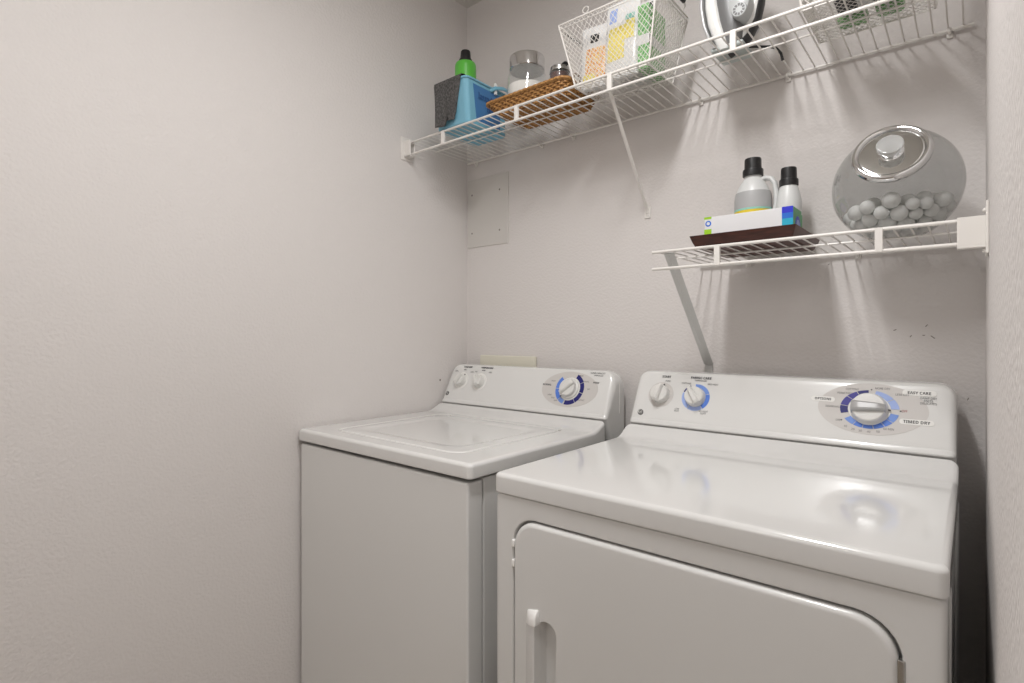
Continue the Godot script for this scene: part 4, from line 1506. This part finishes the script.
# ---------------------------------------------------------------- things on the lower shelf
func lower_items() -> void:
	var y := YL
	# tray
	var t := thing("wooden_tray", "dark brown wooden tray under the detergent on the short shelf", "tray", Vector3(1.108, y, 0.155))
	var b := [0.9930, 1.1985, 0.057, 0.268]
	var tp := [0.9870, 1.2090, 0.050, 0.2860]
	var mb := MB.new()
	mb.loft(taper_rings(b, tp, y, y + 0.0265, 0.004, 0.0040, 2))
	put(mb, "tray_body", M.wood, t, 30)
	# carton of dryer sheets
	var yb := y + 0.0075
	t = thing("dryer_sheet_box", "long white carton with green and blue ends lying on the wooden tray", "carton", Vector3(1.092, yb, 0.185))
	mb = MB.new()
	mb.rbox(Vector3(0.9985, yb, 0.148), Vector3(1.1885, 1.4600, 0.221), 0.0015, 2)
	put(mb, "carton_body", M.carton, t)
	var plates := [
		["print_panel", M.lime, 0.9980, 1.0150, yb, yb + 0.042], ["print_panel", M.yellow, 0.9982, 1.0100, yb - 0.0003, yb + 0.029],
		["print_panel", M.cyan, 1.1670, 1.1890, yb, yb + 0.045], ["print_panel", M.azure, 1.1670, 1.1890, yb + 0.045, yb + 0.057], ["print_panel", M.royal, 1.1670, 1.1890, yb + 0.057, 1.4604]]
	var dz := 0.0
	for p in plates:
		mb = MB.new()
		mb.box(Vector3(p[2], p[4], 0.2200), Vector3(p[3], p[5], 0.2214 + dz))
		dz += 0.0001
		put(mb, p[0], p[1], t)
	mb = MB.new()
	mb.box(Vector3(0.9980, 1.4555, 0.2200), Vector3(1.0150, 1.4606, 0.2216))
	put(mb, "print_panel", M.lime, t)
	for s in [[0.0068, M.azure], [0.0038, M.carton]]:
		mb = MB.new()
		mb.xf = Transform3D(Basis(), Vector3(1.0075, 1.4450, 0.2209))
		ellipse(mb, s[0], s[0], 0.0006 + (0.0004 if s[0] < 0.005 else 0.0))
		put(mb, "print_roundel", s[1], t)
	# printed end face
	mb = MB.new()
	mb.box(Vector3(1.1870, yb, 0.1485), Vector3(1.1893, 1.4595, 0.2205))
	put(mb, "print_panel", M.leaf, t)
	mb = MB.new()
	mb.xf = Transform3D(Basis(Vector3.UP, PI / 2), Vector3(1.1890, yb + 0.030, 0.182))
	ellipse(mb, 0.022, 0.024, 0.0008)
	put(mb, "print_roundel", M.royal, t)
	mb = MB.new()
	mb.xf = Transform3D(Basis(Vector3.UP, PI / 2), Vector3(1.1895, yb + 0.030, 0.182))
	ellipse(mb, 0.015, 0.016, 0.0008)
	put(mb, "print_roundel", M.periwinkle, t)
	# detergent jug
	var c := Vector3(1.0735, yb, 0.105)
	t = thing("detergent_jug", "milky detergent jug with loop handle and black cap behind the white carton", "bottle", c)
	mb = MB.new()
	mb.xf = Transform3D(Basis(), c)
	mb.lathe([Vector2(0.038, 0), Vector2(0.0415, 0.004), Vector2(0.0420, 0.02), Vector2(0.0420, 0.120), Vector2(0.0405, 0.132), Vector2(0.036, 0.146), Vector2(0.029, 0.160), Vector2(0.0215, 0.1705), Vector2(0.0195, 0.176), Vector2(0.0195, 0.184)], 36, 1.0, 0.88)
	put(mb, "jug_body", M.milk, t)
	mb = MB.new()
	mb.xf = Transform3D(Basis(), c)
	mb.lathe([Vector2(0.0424, 0.098), Vector2(0.0426, 0.0985), Vector2(0.0426, 0.119), Vector2(0.0412, 0.1315), Vector2(0.0396, 0.1385), Vector2(0.0392, 0.1385)], 36, 1.0, 0.88)
	put(mb, "grey_band", M.label_grey, t)
	mb = MB.new()
	mb.xf = Transform3D(Basis(), c)
	mb.lathe([Vector2(0.0423, 0.0935), Vector2(0.0427, 0.0936), Vector2(0.0427, 0.0978), Vector2(0.0423, 0.0979)], 36, 1.0, 0.88)
	put(mb, "label_stripe", M.teal, t)
	mb = MB.new()
	mb.xf = Transform3D(Basis(), c)
	mb.lathe([Vector2(0.0423, 0.086), Vector2(0.0428, 0.0861), Vector2(0.0428, 0.0930), Vector2(0.0423, 0.0931)], 36, 1.0, 0.88)
	put(mb, "label_stripe", M.yellow, t)
	mb = MB.new()
	mb.tube(PackedVector3Array([c + Vector3(0.017, 0.166, 0), c + Vector3(0.030, 0.1705, 0.0), c + Vector3(0.0415, 0.167, 0.0), c + Vector3(0.0490, 0.156, 0.0), c + Vector3(0.0525, 0.138, 0.0), c + Vector3(0.0530, 0.11, 0.0), c + Vector3(0.050, 0.085, 0.0), c + Vector3(0.038, 0.07, 0.0)]), 0.0062, 10, false, 0.0085)
	put(mb, "loop_handle", M.milk, t, 60)
	cap_part(t, c, 0.179, 0.0235, 0.0195)
	# bottle
	c = Vector3(1.1535, yb, 0.106)
	t = thing("detergent_bottle", "slim milky bottle with black cap next to the detergent jug", "bottle", c)
	mb = MB.new()
	mb.xf = Transform3D(Basis(), c)
	mb.lathe([Vector2(0.023, 0), Vector2(0.0262, 0.004), Vector2(0.0275, 0.02), Vector2(0.0275, 0.092), Vector2(0.0265, 0.108), Vector2(0.0235, 0.124), Vector2(0.0190, 0.138), Vector2(0.0172, 0.146)], 32)
	put(mb, "bottle_body", M.milk, t)
	mb = MB.new()
	mb.xf = Transform3D(Basis(), c)
	mb.lathe([Vector2(0.0276, 0.015), Vector2(0.0279, 0.0152), Vector2(0.0279, 0.070), Vector2(0.0276, 0.0702)], 32)
	put(mb, "green_label", M.leaf, t)
	cap_part(t, c, 0.141, 0.0205, 0.0172)
	# tilted glass jar
	round_jar()

func cap_part(t: Node3D, c: Vector3, h: float, r0: float, r1: float) -> void:
	var mb := MB.new()
	mb.xf = Transform3D(Basis(), c)
	mb.lathe([Vector2(r0 * 0.96, h), Vector2(r0, h + 0.001), Vector2(r0, h + 0.013), Vector2(r0 * 0.97, h + 0.0155), Vector2(r1, h + 0.0165), Vector2(r1 * 0.98, h + 0.040), Vector2(r1 * 0.92, h + 0.0425), Vector2(0, h + 0.043)], 32)
	put(mb, "cap", M.black, t, 35)

func round_jar() -> void:
	var C := Vector3(1.363, 1.4830, 0.160)
	var R := 0.1110
	var base := YL + 0.0008
	var n := Vector3(0.01, 0.44, 0.89).normalized()
	var t := thing("candy_jar", "round smoky glass jar lying tilted with chrome lid and white balls inside", "jar", Vector3(C.x, base, C.z))
	var open_r := 0.058
	var a0 := asin(open_r / R)
	var sx := n.cross(Vector3.UP).normalized()
	var sy := sx.cross(n).normalized()
	var bs := Basis(sx, n, sx.cross(n)).orthonormalized()
	var rings := []
	var m := 40
	for i in m + 1:
		var a := lerpf(a0, PI - 0.001, float(i) / m)
		var ring := PackedVector3Array()
		for k in 64:
			var w := TAU * k / 64
			var p := C + bs * (Vector3(cos(w) * sin(a), cos(a), sin(w) * sin(a)) * R)
			p.y = maxf(p.y, base)
			ring.append(p)
		rings.append(ring)
	var mb := MB.new()
	mb.loft(rings, false, true)
	put(mb, "jar_glass", M.smoke, t, 60)
	# lid
	var o := C + n * (R * cos(a0))
	var lx := Transform3D(bs, o)
	mb = MB.new()
	mb.xf = lx
	var prof := []
	for i in 13:
		var a := PI * 2.0 * i / 12.0
		prof.append(Vector2(0.0580 + 0.0070 * cos(a), 0.0045 + 0.0090 * sin(a)))
	var rr := []
	for p in prof:
		var ring := PackedVector3Array()
		for k in 56:
			var w := TAU * k / 56
			ring.append(Vector3(cos(w) * p.x, p.y, sin(w) * p.x))
		rr.append(ring)
	mb.loft(rr, false, false)
	var ringpart := put(mb, "lid_ring", M.chrome, t, 60)
	mb = MB.new()
	mb.xf = lx
	mb.lathe([Vector2(0, 0.002), Vector2(0.055, 0.002), Vector2(0.055, 0.0065), Vector2(0.048, 0.0085), Vector2(0, 0.0088)], 48)
	put(mb, "lid_plate", mat(Color(0.80, 0.80, 0.79), 0.08, 1.0), t, 30)
	mb = MB.new()
	mb.xf = lx
	mb.lathe([Vector2(0.012, 0.008), Vector2(0.013, 0.014), Vector2(0.021, 0.020), Vector2(0.0225, 0.027), Vector2(0.0215, 0.031), Vector2(0.0185, 0.0325), Vector2(0, 0.0315)], 36)
	put(mb, "lid_knob", M.acrylic, t, 30)
	mb = MB.new()
	mb.xf = lx
	mb.lathe([Vector2(0.0205, 0.0086), Vector2(0.0215, 0.0110), Vector2(0.0165, 0.0135), Vector2(0.0115, 0.0135), Vector2(0.0, 0.0136)], 36)
	put(mb, "knob_base", M.chrome, t, 30)
	# balls, settled into the jar
	var ps := []
	var rs := []
	var g := RandomNumberGenerator.new()
	g.seed = 19
	for i in 78:
		var r := g.randf_range(0.0115, 0.0160)
		rs.append(r)
		ps.append(C + Vector3(g.randf_range(-0.07, 0.07), g.randf_range(-0.08, 0.03), g.randf_range(-0.06, 0.06)))
	for it in 500:
		for i in ps.size():
			ps[i] += Vector3(0.0001, -0.0022 if it < 420 else -0.0003, 0)
		for pass_ in 2:
			for i in ps.size():
				for j in range(i + 1, ps.size()):
					var d: Vector3 = ps[j] - ps[i]
					var need: float = (rs[i] + rs[j]) * 0.985
					var l := d.length()
					if l < need and l > 1e-6:
						var k := d / l * (need - l) * 0.5
						ps[i] -= k
						ps[j] += k
			for i in ps.size():
				var q: Vector3 = ps[i] - C
				var lim: float = R - rs[i] - 0.002
				if q.length() > lim:
					ps[i] = C + q.normalized() * lim
				ps[i].y = maxf(ps[i].y, base + rs[i] + 0.0012)
	var shared := MB.new()
	shared.ball(Vector3.ZERO, 1.0, 20, 12)
	var bm := shared.mesh(Vector3.ZERO, 80)
	for i in ps.size():
		var o2 := MeshInstance3D.new()
		o2.mesh = bm
		o2.material_override = M.cotton
		o2.name = numbered("laundry_ball")
		add_child(o2)
		o2.position = ps[i]
		o2.scale = Vector3.ONE * rs[i]
		o2.set_meta("label", "small white laundry ball piled inside the tilted round glass jar")
		o2.set_meta("category", "ball")
		o2.set_meta("group", "white balls inside the tilted glass jar")
